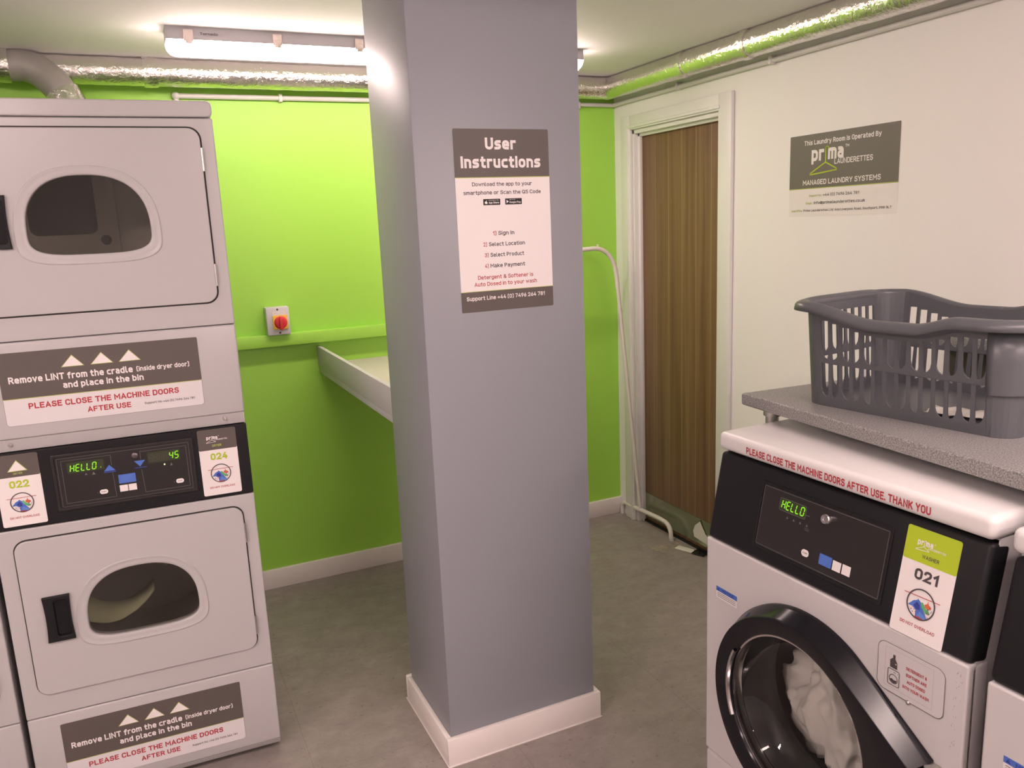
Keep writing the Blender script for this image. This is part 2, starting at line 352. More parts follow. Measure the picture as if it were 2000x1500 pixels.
# ---- flat artwork (stickers, signs): u to the right, v up, drawn in layers
# engineering-style lettering drawn as strokes: cap height 1; "x,y~r" rounds a corner, a leading "o" closes the stroke
GLY = {
'A': "0,0 .31,1 .62,0;.1,.28 .52,.28", 'B': "o0,0 .52,0~.25 .52,.53~.22 0,.53;0,.53 .47,.53~.22 .47,1~.23 0,1;0,1 0,.53",
'C': ".54,.82 .54,1~.26 0,1~.27 0,0~.27 .54,0~.26 .54,.18", 'D': "o0,0 .57,0~.28 .57,1~.28 0,1", 'E': ".5,0 0,0 0,1 .5,1;0,.53 .43,.53",
'F': "0,0 0,1 .5,1;0,.5 .43,.5", 'G': ".55,.82 .55,1~.27 0,1~.27 0,0~.27 .55,0~.27 .55,.48 .32,.48", 'H': "0,0 0,1;.57,0 .57,1;0,.53 .57,.53", 'I': "0,0 0,1",
'J': ".4,1 .4,0~.24 0,0~.2 0,.15", 'K': "0,0 0,1;.54,1 0,.38;.2,.6 .57,0", 'L': "0,1 0,0 .48,0", 'M': "0,0 0,1 .37,.36 .74,1 .74,0", 'N': "0,0 0,1 .58,0 .58,1",
'O': "o0,0~.28 .57,0~.28 .57,1~.28 0,1~.28", 'P': "0,0 0,1;0,1 .54,1~.27 .54,.44~.27 0,.44", 'Q': "o0,0~.28 .57,0~.28 .57,1~.28 0,1~.28;.34,.24 .6,-.03",
'R': "0,0 0,1;0,1 .54,1~.26 .54,.47~.26 0,.47;.3,.47 .57,0", 'S': ".51,.87 .51,1~.2 .02,1~.23 .02,.54~.2 .53,.52~.22 .53,0~.24 0,0~.23 0,.2", 'T': "0,1 .58,1;.29,0 .29,1",
'U': "0,1 0,0~.28 .57,0~.28 .57,1", 'V': "0,1 .3,0 .6,1", 'W': "0,1 .2,0 .43,.95 .66,0 .86,1", 'X': "0,0 .57,1;0,1 .57,0", 'Y': "0,1 .29,.45 .58,1;.29,.45 .29,0", 'Z': "0,1 .53,1 0,0 .55,0",
'0': "o0,0~.26 .52,0~.26 .52,1~.26 0,1~.26", '1': "0,.76 .25,1 .25,0", '2': "0,.78 0,1~.25 .5,1~.25 .5,.58~.14 0,0 .53,0", '3': "0,.8 0,1~.24 .49,1~.24 .49,.53~.22 .18,.53;.18,.53 .51,.53~.23 .51,0~.25 0,0~.25 0,.2",
'4': ".34,1 0,.25 .55,.25;.41,.5 .41,0", '5': ".48,1 .04,1 .02,.56 .51,.6~.25 .51,0~.25 0,0~.24 0,.18", '6': "o0,0~.25 .51,0~.25 .51,.57~.25 0,.57~.25;.35,1 .03,.42", '7': "0,1 .51,1 .17,0",
'8': "o.02,.53~.22 .49,.53~.22 .49,1~.22 .02,1~.22;o0,0~.25 .51,0~.25 .51,.53~.23 0,.53~.23", '9': "o0,.43~.25 .51,.43~.25 .51,1~.25 0,1~.25;.16,0 .48,.58",
'a': ".05,.72 .44,.72~.2 .44,0;.44,.41 0,.41~.19 0,0~.19 .44,0", 'b': "0,1 0,0;0,.72 .47,.72~.23 .47,0~.23 0,0", 'c': ".41,.72 0,.72~.23 0,0~.23 .41,0",
'd': ".47,1 .47,0;.47,.72 0,.72~.23 0,0~.23 .47,0", 'e': "0,.36 .47,.36;.47,.33 .47,.72~.23 0,.72~.23 0,0~.23 .43,0", 'f': ".33,1 .12,1~.14 .12,0;0,.7 .3,.7",
'g': ".47,.72 .47,-.26~.22 .03,-.26;.47,.72 0,.72~.23 0,0~.23 .47,0", 'h': "0,0 0,1;0,.72 .46,.72~.22 .46,0", 'i': "0,0 0,.66;0,.98 0,1", 'j': ".1,.72 .1,-.26~.1 0,-.26;.1,.95 .1,1",
'k': "0,0 0,1;.42,.72 0,.27;.16,.44 .45,0", 'l': "0,1 0,0~.14 .18,0", 'm': "0,0 0,.72;0,.72 .37,.72~.18 .37,0;.37,.72 .74,.72~.18 .74,0", 'n': "0,0 0,.72;0,.72 .46,.72~.22 .46,0",
'o': "o0,0~.23 .48,0~.23 .48,.72~.23 0,.72~.23", 'p': "0,-.27 0,.72;0,.72 .47,.72~.23 .47,0~.23 0,0", 'q': ".47,-.27 .47,.72;.47,.72 0,.72~.23 0,0~.23 .47,0", 'r': "0,0 0,.72;0,.6 .08,.72~.1 .32,.72",
's': ".41,.72 .01,.72~.17 .01,.38~.15 .43,.36~.16 .43,0~.18 0,0", 't': ".12,.96 .12,0~.15 .33,0;0,.7 .32,.7", 'u': "0,.72 0,0~.22 .46,0~.22;.46,0 .46,.72", 'v': "0,.72 .24,0 .48,.72",
'w': "0,.72 .17,0 .36,.68 .55,0 .72,.72", 'x': "0,0 .45,.72;0,.72 .45,0", 'y': "0,.72 .25,0;.5,.72 .19,-.26 .05,-.26", 'z': "0,.72 .42,.72 0,0 .44,0",
'.': "0,0 0,.03", ',': ".04,.05 0,-.12", ':': "0,0 0,.04;0,.5 0,.54", '(': ".2,1.08 0,1.08~.15 0,-.1~.15 .2,-.1", ')': "0,1.08 .2,1.08~.15 .2,-.1~.15 0,-.1", '+': "0,.38 .5,.38;.25,.13 .25,.63",
'-': "0,.38 .3,.38", '/': "0,-.1 .4,1.05", '&': ".58,0 .1,.68 .1,1~.15 .43,1~.15 .43,.7 .02,.36~.12 .02,0~.2 .42,0~.2 .56,.38", '@': "o.2,.18~.14 .54,.18~.14 .54,.62~.14 .2,.62~.14;.54,.62 .54,.14~.1 .78,.14~.1 .78,.9~.3 0,.9~.3 0,-.1~.3 .7,-.1",
}
def _stroke_pts(txt):
    closed = txt.startswith('o'); items = []
    for t in txt.lstrip('o').split():
        c, _, r = t.partition('~'); x, y = c.split(','); items.append((float(x), float(y), float(r or 0)))
    out = []; n = len(items)
    for i, (x, y, r) in enumerate(items):
        if r <= 0 or (not closed and i in (0, n-1)): out.append((x, y)); continue
        p, a, b = Vector((x, y)), Vector(items[i-1][:2]), Vector(items[(i+1) % n][:2])
        ua, ub = (a-p), (b-p); r1 = min(r, ua.length*0.5 if (items[i-1][2] > 0) else ua.length, ub.length*0.5 if items[(i+1) % n][2] > 0 else ub.length)
        A_, B_ = p+ua.normalized()*r1, p+ub.normalized()*r1
        ang = ua.angle(ub)
        for k in range(6):
            t = k/5; q = (1-t)**2*A_+2*t*(1-t)*p*0.86+2*t*(1-t)*0.14*(A_+B_)/2+t*t*B_ if ang > 2.2 else None
            if q is None:
                # circular-looking corner: rational quadratic
                w_ = 0.7071; d_ = (1-t)**2+2*t*(1-t)*w_+t*t
                q = ((1-t)**2*A_+2*t*(1-t)*w_*p+t*t*B_)/d_
            out.append((q.x, q.y))
    return closed, out
def _ribbon(pts, closed, wd, vs, fs):
    P = [Vector(p) for p in pts]
    Q = [P[0]]
    for p in P[1:]:
        if (p-Q[-1]).length > 1e-4: Q.append(p)
    if closed and (Q[0]-Q[-1]).length < 1e-4: Q.pop()
    P = Q; n = len(P); h = wd/2
    if not closed:
        P[0] = P[0]-(P[1]-P[0]).normalized()*h; P[-1] = P[-1]+(P[-1]-P[-2]).normalized()*h
    b0 = len(vs)
    for i in range(n):
        dp = (P[i]-P[i-1]).normalized() if (closed or i > 0) else None
        dn = (P[(i+1) % n]-P[i]).normalized() if (closed or i < n-1) else None
        dp = dp if dp is not None else dn; dn = dn if dn is not None else dp
        n1, n2 = Vector((-dp.y, dp.x)), Vector((-dn.y, dn.x)); m = (n1+n2)
        m = m.normalized() if m.length > 1e-3 else n1
        k = h/max(m.dot(n1), 0.45)
        a, b = P[i]+m*k, P[i]-m*k; vs += [(a.x, a.y), (b.x, b.y)]
    for i in range(n if closed else n-1):
        j = (i+1) % n; fs.append((b0+2*i, b0+2*i+1, b0+2*j+1, b0+2*j))
_txt_cache = {}
def text_mesh(s, bold):
    """unit lettering with outer cap height 1"""
    key = (s, bold)
    if key in _txt_cache: return _txt_cache[key]
    wd = 0.15+bold*2.3; vs, fs, lift = [], [], []; x = 0.0; k = 1.0-wd
    for ch in s:
        if ch == ' ': x += 0.36; continue
        right = 0
        for pi_, part in enumerate(GLY[ch].split(';')):
            closed, pts = _stroke_pts(part); right = max(right, max(p[0] for p in pts))
            _ribbon([(x+px, wd/2+py*k) for px, py in pts], closed, wd, vs, fs); lift += [pi_]*(len(vs)-len(lift))
        x += right+wd+0.115
    _txt_cache[key] = (vs, fs, lift); return vs, fs, lift
CAP_H = 1.0
STEP = 0.00025
class Art:
    def __init__(self): self.bm = bmesh.new(); self.mats = []
    def mi(self, m):
        if m not in self.mats: self.mats.append(m)
        return self.mats.index(m)
    def faces(self, vs, fs, m, layer, lift=None):
        if lift is None:
            self.n = getattr(self, 'n', 0)+1; off = 0.00003*(self.n % 4)
            V = [self.bm.verts.new((x, -STEP*layer-off, y)) for x, y in vs]
        else: V = [self.bm.verts.new((x, -STEP*layer-0.00004*l, y)) for (x, y), l in zip(vs, lift)]
        k = self.mi(m)
        for f in fs:
            try:
                q = self.bm.faces.new([V[i] for i in f]); q.material_index = k
            except ValueError: pass
    def poly(self, pts, m, layer): self.faces(pts, [tuple(range(len(pts)))], m, layer)
    def rect(self, u0, v0, u1, v1, m, layer, r=0.0):
        self.poly(rrect(u0, u1, v0, v1, r) if r else [(u0, v0), (u1, v0), (u1, v1), (u0, v1)], m, layer)
    def disc(self, x, y, r, m, layer, n=32): self.poly(circ(x, y, r, n), m, layer)
    def band(self, outer, inner, m, layer):
        n = len(outer)
        self.faces(outer+inner, [(i, (i+1) % n, n+(i+1) % n, n+i) for i in range(n)], m, layer)
    def ring(self, x, y, r, wd, m, layer, n=40): self.band(circ(x, y, r, n), circ(x, y, r-wd, n), m, layer)
    def frame(self, u0, v0, u1, v1, wd, m, layer, r=0.003):
        self.band(rrect(u0, u1, v0, v1, r), rrect(u0+wd, u1-wd, v0+wd, v1-wd, max(r-wd, 0.0003)), m, layer)
    def stroke(self, pts, wd, m, layer):
        for (x0, y0), (x1, y1) in zip(pts, pts[1:]):
            d = Vector((x1-x0, y1-y0)); L = d.length
            if L == 0: continue
            nx, ny = -d.y/L*wd/2, d.x/L*wd/2
            self.poly([(x0+nx, y0+ny), (x0-nx, y0-ny), (x1-nx, y1-ny), (x1+nx, y1+ny)], m, layer)
        for x, y in pts[1:-1]: self.disc(x, y, wd/2, m, layer, 10)
    def text(self, s, u0, u1, v, cap, m, layer, bold=0.018, centre=None):
        vs, fs, lift = text_mesh(s, bold)
        a = min(x for x, _ in vs); b = max(x for x, _ in vs); sy = cap/CAP_H
        if u1 is None:
            wd = (b-a)*sy*0.92; u0 = (centre - wd/2) if centre is not None else u0; u1 = u0+wd
        sx = (u1-u0)/(b-a)
        self.faces([((x-a)*sx+u0, y*sy+v) for x, y in vs], fs, m, layer, lift)
    def led(self, s, u, v, cw, ch, pitch, m, layer, slant=0.16):
        SEG = {'H': 'bcefg', 'E': 'adefg', 'L': 'def', 'O': 'abcdef', '4': 'bcfg', '5': 'acdfg', ' ': '', '8': 'abcdefg'}
        t = ch*0.13
        for i, c in enumerate(s):
            x = u+i*pitch
            def P(px, py): return (x+px+slant*py, v+py)
            h = ch/2; g = t*0.35
            S7 = {'a': ((g, ch), (cw-g, ch)), 'd': ((g, 0), (cw-g, 0)), 'g': ((g, h), (cw-g, h)),
                  'f': ((0, h+g), (0, ch-g)), 'b': ((cw, h+g), (cw, ch-g)), 'e': ((0, g), (0, h-g)), 'c': ((cw, g), (cw, h-g))}
            for k in SEG[c]:
                (ax, ay), (bx, by) = S7[k]
                if ay == by: self.poly([P(ax, ay-t/2), P(bx, by-t/2), P(bx, by+t/2), P(ax, ay+t/2)], m, layer)
                else: self.poly([P(ax-t/2, ay), P(ax+t/2, ay), P(bx+t/2, by), P(bx-t/2, by)], m, layer)
    def build(self, name, parent, loc, tilt=0.0):
        # artwork faces towards -y of its own frame
        for f in self.bm.faces:
            f.normal_update()
            if f.normal.y > 0: f.normal_flip()
        me = bpy.data.meshes.new(name); self.bm.to_mesh(me); self.bm.free()
        o = link_mesh(name, me, self.mats, parent); o.location = loc; o.rotation_euler = (tilt, 0, 0)
        return o
def draw_logo(A, u, v, sc, white, lime, layer, small=True):
    """pr[hanger]ma wordmark; u, v is the left end of the baseline; sc = width of the word"""
    k = sc
    A.text('pr', u, u+0.40*k, v, 0.345*k, white, layer, 0.035)
    A.text('ma', u+0.525*k, u+1.0*k, v+0.01*k, 0.345*k, white, layer, 0.035)
    hk = [(u+0.55*k, v+0.255*k), (u+0.535*k, v+0.305*k), (u+0.49*k, v+0.325*k), (u+0.45*k, v+0.30*k), (u+0.45*k, v+0.26*k), (u+0.455*k, v-0.05*k)]
    A.stroke(hk, 0.032*k, lime, layer+1)
    A.stroke([(u+0.455*k, v-0.05*k), (u-0.03*k, v-0.29*k), (u-0.03*k, v-0.32*k), (u+0.80*k, v-0.25*k), (u+0.79*k, v-0.21*k), (u+0.455*k, v-0.05*k)], 0.032*k, lime, layer+1)
    A.text('LAUNDERETTES', u+0.73*k, u+1.85*k, v-0.115*k, 0.125*k, white, layer, 0.004)
    A.text('TM', u+1.05*k, u+1.16*k, v+0.25*k, 0.065*k, white, layer, 0.01)
def draw_wash_icon(A, u, v, r, layer):
    def pts(L): return [(u+x*r, v+y*r) for x, y in L]
    A.poly(pts([(-0.88, -0.30), (-0.55, 0.08), (-0.30, 0.20), (-0.25, 0.30), (-0.05, 0.15), (0.10, -0.15), (0.35, -0.45), (0.55, -0.75), (0.1, -0.92), (-0.25, -0.85), (-0.3, -0.45), (-0.55, -0.30)]), ST_BLUE, layer)
    A.poly(pts([(-0.50, -0.20), (-0.28, 0.10), (-0.08, -0.05), (0.0, -0.35), (-0.25, -0.40)]), ST_NAVY, layer+1)
    A.poly(pts([(-0.15, -0.80), (0.0, -0.45), (0.35, -0.60), (0.50, -0.76), (0.15, -0.90)]), ST_SKY, layer+1)
    A.poly(pts([(-0.02, 0.15), (0.12, 0.18), (0.35, -0.12), (0.62, -0.22), (0.66, -0.42), (0.42, -0.45), (0.18, -0.25)]), ST_GRN, layer+1)
    A.poly(pts([(0.25, 0.10), (0.42, 0.22), (0.45, 0.42), (0.52, 0.20), (0.75, 0.05), (0.60, -0.12), (0.36, -0.08)]), ST_ORG, layer+2)
    A.poly(pts([(-0.35, -0.88), (-0.1, -0.80), (0.35, -0.86), (0.1, -0.97), (-0.2, -0.95)]), ST_RED, layer+2)
    rnd = random.Random(3)
    for i in range(14):
        a = rnd.uniform(-0.75, 0.35); q = rnd.uniform(0.5, 0.85)
        A.disc(u+r*q*math.cos(a), v+r*q*math.sin(a)-0.1*r, r*0.035, [ST_RED, ST_INK, ST_SKY][i % 3], layer+3, 6)
    for i in range(8):
        a = rnd.uniform(3.5, 4.3); q = rnd.uniform(0.5, 0.8)
        A.disc(u+r*q*math.cos(a), v+r*q*math.sin(a), r*0.04, [ST_ORG, ST_SKY][i % 2], layer+3, 6)
    A.stroke([(u-1.25*r, v+0.45*r), (u+1.25*r, v+0.50*r)], 0.045*r, ST_RED, layer+3)
    A.ring(u, v, r, 0.09*r, ST_INK, layer+4)

# ================================================================== ROOM SHELL
def structure(o): o['kind'] = 'structure'; return o
structure(box_obj('floor', XL-0.1, XR+0.3, YB-0.1, YG+0.1, -0.06, 0.0, FLOOR))
structure(box_obj('ceiling', XL-0.1, XR+0.3, YB-0.1, YG+0.1, ZC, ZC+0.06, CEIL))
structure(box_obj('wall_back', XL-0.1, XR+0.3, YG, YG+0.1, 0.0, ZC, GREEN))
structure(box_obj('wall_left', XL-0.1, XL, YB, YG, 0.0, ZC, WHITE_WALL))
structure(box_obj('wall_front', XL-0.1, XR+0.3, YB-0.1, YB, 0.0, ZC, WHITE_WALL))
# right wall with the door opening
DY0, DY1, DZ = 2.868, 3.548, 2.085
bm = bmesh.new()
box(bm, XR, XR+0.14, YB, DY0, 0, ZC); box(bm, XR, XR+0.14, DY1, YG, 0, ZC); box(bm, XR, XR+0.14, DY0, DY1, DZ, ZC)
structure(finish('wall_right', bm, WHITE_WALL))
# door
door = empty('door_1', (XR, 0, 0), kind='structure')
box_obj('door_leaf', 0.040, 0.084, DY0+0.014, DY1-0.018, 0.012, DZ-0.02, WOOD, door, 0.001)
box_obj('kick_plate', 0.0375, 0.0395, DY0+0.022, DY1-0.022, 0.03, 0.165, KICK, door)
A = Art()
PT = [(3.045, 0.150), (3.085, 0.118), (3.100, 0.085), (3.092, 0.055), (2.975, 0.045), (2.915, 0.048), (2.915, 0.108), (3.000, 0.098), (3.022, 0.122)]
A.poly([(-y, z) for y, z in PT], PAPER, 1); A.stroke([(-3.040, 0.160), (-3.022, 0.130), (-3.000, 0.100), (-2.985, 0.092)], 0.006, BLACK_RUBBER, 2)
bp = A.build('bare_patch', door, (0.0373, 0, 0)); bp.rotation_euler = (0, 0, -PI/2)
box_obj('threshold', 0.030, 0.10, DY0, DY1, 0.0, 0.011, BLACK_RUBBER, door)
bm = bmesh.new()
for a, b in ((DY0, DY0+0.012), (DY1-0.016, DY1)):
    box(bm, -0.002, 0.13, a, b, 0, DZ, 0.001)
box(bm, -0.002, 0.13, DY0, DY1, DZ-0.018, DZ, 0.001)
box(bm, 0.022, 0.039, DY1-0.030, DY1-0.010, 0, DZ-0.01, 0.002)      # door stop bead
box(bm, 0.022, 0.039, DY0+0.010, DY1-0.012, DZ-0.032, DZ-0.01, 0.002)
finish('door_jamb', bm, FRAME_WHITE, door, 35)
bm = bmesh.new()
box(bm, -0.018, 0.0, DY0-0.088, DY0-0.002, 0, DZ+0.072, 0.004); box(bm, -0.018, 0.0, DY1+0.002, DY1+0.085, 0, DZ+0.072, 0.004)
box(bm, -0.0175, 0.0, DY0-0.004, DY1+0.004, DZ+0.002, DZ+0.0715, 0.004)
box(bm, -0.024, -0.014, DY1+0.012, DY1+0.026, 0, DZ+0.012, 0.003); box(bm, -0.024, -0.014, DY0-0.014, DY1+0.026, DZ+0.010, DZ+0.024, 0.003)
finish('architrave', bm, FRAME_WHITE, door, 35)
# skirting boards
structure(box_obj('baseboard_back', XL, XR, YG-0.018, YG, 0, 0.094, TRIM_WHITE, None, 0.003))
bm = bmesh.new()
box(bm, XR-0.016, XR, YB, DY0-0.09, 0, 0.094, 0.003)
structure(finish('baseboard_right', bm, TRIM_WHITE, None, 35))
# pillar
PX0, PX1, PY0, PY1 = 0.7134, 1.2296, 2.1175, 2.5093
pil = empty('pillar', ((PX0+PX1)/2, (PY0+PY1)/2, 0), label='square grey painted pillar with a white skirting, standing in the middle of the room', cat='pillar', kind='structure')
hx, hy = (PX1-PX0)/2, (PY1-PY0)/2
box_obj('shaft', -hx, hx, -hy, hy, 0, ZC, PILLAR_GREY, pil, 0.003)
PLW = 0.0165
bm = bmesh.new()
for x0, x1, y0, y1 in ((-hx-PLW, hx+PLW, -hy-PLW, -hy), (-hx-PLW, hx+PLW, hy, hy+PLW), (-hx-PLW, -hx, -hy, hy), (hx, hx+PLW, -hy, hy)):
    box(bm, x0, x1, y0, y1, 0, 0.094, 0.0025)
finish('skirting', bm, TRIM_WHITE, pil, 35)
bm = bmesh.new()
for x0, x1, y0, y1 in ((-hx-PLW-0.003, hx+PLW+0.003, -hy-PLW-0.003, -hy-PLW), (-hx-PLW-0.003, -hx-PLW, -hy-PLW, hy+PLW+0.003)):
    box(bm, x0, x1, y0, y1, 0, 0.005, 0.001)
finish('sealant_bead', bm, TRIM_WHITE, pil, 35)
# dado trunking along the green wall
structure(box_obj('trim_1', XL, 2.04, YG-0.042, YG, 1.1525, 1.207, GREEN, None, 0.003))

# ================================================================== CEILING LIGHTS
def batten(x0, x1, yc, label, dm=None):
    L = x1-x0
    o = empty('ceiling_light', (x0, yc, ZC), label=label, cat='light', group='long batten lights on the ceiling')
    bm = bmesh.new()
    me = curve_mesh([[(-0.050, -0.042), (0.050, -0.042), (0.050, -0.037), (0.046, 0.0), (-0.046, 0.0), (-0.050, -0.037)]], L/2, 0.0)
    me.transform(Matrix(((0, 0, 1, L/2), (1, 0, 0, 0), (0, 1, 0, 0), (0, 0, 0, 1)))); link_mesh('housing', me, HOUSING, o, 40)
    # rounded diffuser trough with rounded ends
    bm = bmesh.new(); n = 10; secs = []
    for x, k in ((0.0, 0.30), (0.003, 0.62), (0.012, 0.86), (0.03, 1.0), (L-0.03, 1.0), (L-0.012, 0.86), (L-0.003, 0.62), (L, 0.30)):
        ring = []
        for i in range(n+1):
            a = PI + PI*i/n
            c, s_ = math.cos(a), math.sin(a)
            ring.append(bm.verts.new((x, 0.0495*math.copysign(abs(c)**0.6, c), -0.042 + 0.045*k*math.copysign(abs(s_)**0.75, s_))))
        secs.append(ring)
    for a, b in zip(secs, secs[1:]):
        for i in range(n): bm.faces.new((a[i], a[i+1], b[i+1], b[i]))
    bm.faces.new(secs[0]); bm.faces.new(secs[-1])
    for a, b in zip(secs, secs[1:]): bm.faces.new((a[0], b[0], b[n], a[n]))
    finish('diffuser', bm, dm or DIFFUSER, o, 60)
    A = Art(); A.text('Tornado', 0.0, 0.058, 0.0, 0.0085, ST_INK, 1, 0.006)
    A.build('maker_print', o, (0.108, -0.0512, -0.026))
    for i in range(6):
        x = 0.07+(L-0.14)*i/5
        for sy in (-1, 1):
            bm = bmesh.new()
            box(bm, x-0.016, x+0.016, sy*0.0525-0.0025, sy*0.0525+0.0025, -0.048, -0.010, 0.002)
            box(bm, x-0.011, x+0.011, sy*0.056-0.002, sy*0.056+0.002, -0.056, -0.032, 0.002)
            finish('clip', bm, CLIP, o, 40)
    return o
lamp1 = batten(0.19, 1.80, 3.105, 'long lit ceiling batten passing behind the grey pillar')
batten(0.35, 1.91, 0.15, 'lit ceiling batten overhead, out in front of the pillar', DIFFUSER_M)
batten(-2.15, -0.59, 0.55, 'lit ceiling batten over the left side of the room', DIFFUSER_L)
batten(0.55, 2.11, -1.35, 'lit ceiling batten overhead at the near end of the room', DIFFUSER_F)

# ================================================================== DUCTS AND CONDUIT
duct = empty('vent_duct', (0.0, 3.60, 2.293), label='crinkled silver foil vent duct under the ceiling, running round two walls', cat='duct')
DR = 0.052
def crinkle_tube(name, a, b, r, m, parent, amp=0.0016, seg=None, n=36):
    a, b = Vector(a), Vector(b); L = (b-a).length; seg = seg or max(4, int(L/0.02))
    bm = bmesh.new(); t = (b-a).normalized(); u = t.cross(Vector((0, 0, 1))).normalized(); v = t.cross(u); rings = []
    for i in range(seg+1):
        p = a+(b-a)*i/seg; rg = []
        for k in range(n):
            d = u*math.cos(2*PI*k/n)+v*math.sin(2*PI*k/n)
            q = p+d*r; rg.append(bm.verts.new(p+d*(r+amp*noise.noise(q*28)+amp*0.7*noise.noise(q*70))))
        rings.append(rg)
    for x, y in zip(rings, rings[1:]):
        for k in range(n): bm.faces.new((x[k], x[(k+1) % n], y[(k+1) % n], y[k]))
    bm.faces.new(rings[0]); bm.faces.new(rings[-1])
    return finish(name, bm, m, parent, 60)
XD = 2.262
# straight run on the green wall, mitred at the corner with the run on the right wall
crinkle_tube('duct_run', (-0.24, 0, 0), (XD-0.02, 0, 0), DR, FOIL, duct)
crinkle_tube('duct_run', (XD, 0.02, 0), (XD, -5.8, 0), DR, FOIL, duct, seg=200)
bm = bmesh.new(); bmesh.ops.create_uvsphere(bm, u_segments=28, v_segments=16, radius=DR*1.02)
for v in bm.verts: v.co += Vector((XD-0.004, 0.004, 0))
finish('corner_piece', bm, FOIL, duct, 60)
for x in (0.15, 1.45):
    crinkle_tube('tape_band', (x-0.025, 0, 0), (x+0.025, 0, 0), DR+0.0045, FOIL, duct, 0.004)
for y in (-0.62, -1.02, -2.3, -3.4):
    crinkle_tube('tape_band', (XD, y-0.022, 0), (XD, y+0.022, 0), DR+0.0045, FOIL, duct, 0.004)
# dryer branch: grey elbow dropping behind the dryers, with tape collars
BO = Vector((-0.27, -0.04, 0.0))
def bo(L): return [Vector(p)+BO for p in L]
tube('branch_elbow', smooth_path(bo([(-0.06, 0.0, 0.0), (0.0, 0, 0.0), (0.05, -0.01, -0.025), (0.095, -0.03, -0.075), (0.125, -0.045, -0.135)]), 6), 0.056, GALV, duct, 28)
tube('grey_run', bo([(-2.0, 0.0, 0.0), (-0.10, 0.0, 0.0)]), 0.051, GALV, duct, 28)
crinkle_tube('tape_collar', *bo([(-0.125, 0, 0), (-0.05, 0, 0)]), 0.0595, FOIL, duct, 0.005)
crinkle_tube('tape_collar', *bo([(0.108, -0.037, -0.098), (0.150, -0.058, -0.185)]), 0.0600, FOIL, duct, 0.005)
tube('drop_pipe', bo([(0.150, -0.058, -0.18), (0.16, -0.06, -0.9)]), 0.05, GALV, duct, 24)
cond = empty('conduit_pipe', (0.24, YG-0.018, 2.222), label='thin white conduit pipe clipped below the foil duct', cat='pipe')
tube('pipe', [(0.0, 0, 0), (XR-0.24-0.018, 0, 0.006)], 0.0105, PIPE_WHITE, cond)
tube('pipe', [(XR-0.24-0.016, -0.0, 0.006), (XR-0.24-0.016, -5.6, 0.02)], 0.0105, PIPE_WHITE, cond)
tube('pipe', [(0.0, 0, -0.0), (0.0, 0, -0.5)], 0.0105, PIPE_WHITE, cond)
bm = bmesh.new(); bmesh.ops.create_uvsphere(bm, u_segments=16, v_segments=10, radius=0.0165)
finish('elbow_joint', bm, PIPE_WHITE, cond, 60)
for x in (0.42, 1.25, 1.9):
    box_obj('saddle_clip', x-0.008, x+0.008, -0.0135, 0.0178, -0.016, 0.018, PIPE_WHITE, cond, 0.003)
for y in (-0.55, -1.15, -2.2):
    box_obj('saddle_clip', XR-0.24-0.031, XR-0.24-0.0005, y-0.008, y+0.008, -0.006, 0.028, PIPE_WHITE, cond, 0.003)

# ================================================================== GREEN WALL FITTINGS
sw = empty('isolator_switch', (0.552, YG, 1.268), label='grey box isolator switch with a red rotary knob on yellow, on the green wall', cat='switch')
box_obj('enclosure', -0.050, 0.050, -0.060, 0.0, -0.062, 0.062, SWITCH_GREY, sw, 0.004)
box_obj('knob_plate', -0.024, 0.040, -0.067, -0.0595, -0.036, 0.026, YELLOW, sw, 0.002)
bm = bmesh.new(); lathe_y(bm, 0.009, -0.006, [(0.0005, -0.073), (0.022, -0.073), (0.027, -0.070), (0.0285, -0.067)], 40)
box(bm, 0.009-0.007, 0.009+0.007, -0.088, -0.070, -0.006-0.032, -0.006+0.027, 0.003)
finish('rotary_knob', bm, REDKNOB, sw, 40)
for x, z in ((0.0, 0.052), (0.003, -0.052)):
    bm = bmesh.new(); lathe_y(bm, x, z, [(0.0003, -0.0615), (0.0045, -0.0612), (0.0048, -0.059)], 16); finish('screw', bm, ST_INK, sw, 40)
A = Art(); A.rect(-0.022, 0.029, 0.032, 0.043, ST_WHITE, 1, 0.001); A.text('ISOLATOR', -0.018, 0.028, 0.033, 0.006, SWITCH_GREY, 2, 0.02)
A.build('name_label', sw, (0, -0.0602, 0))
# counter fixed to the green wall behind the pillar
ct = empty('wall_counter', (0.722, YG, 0), label='pale counter on the green wall behind the pillar, with a grey raised end board', cat='counter')
box_obj('counter_top', 0.017, 0.50, -1.185, -0.001, 1.012, 1.050, COUNTER, ct, 0.003)
box_obj('end_board', -0.001, 0.0165, -1.19, -0.001, 1.035, 1.133, FASCIA, ct, 0.002)
box_obj('lower_board', 0.002, 0.0165, -1.19, -0.001, 1.008, 1.0345, FASCIA, ct, 0.002)
box_obj('wall_batten', 0.012, 0.48, -0.036, -0.001, 0.975, 1.0115, GREEN, ct, 0.002)
for x in (0.10, 0.42):
    box_obj('support_leg', x-0.02, x+0.02, -1.15, -1.11, 0.0, 1.0115, FASCIA, ct, 0.002)
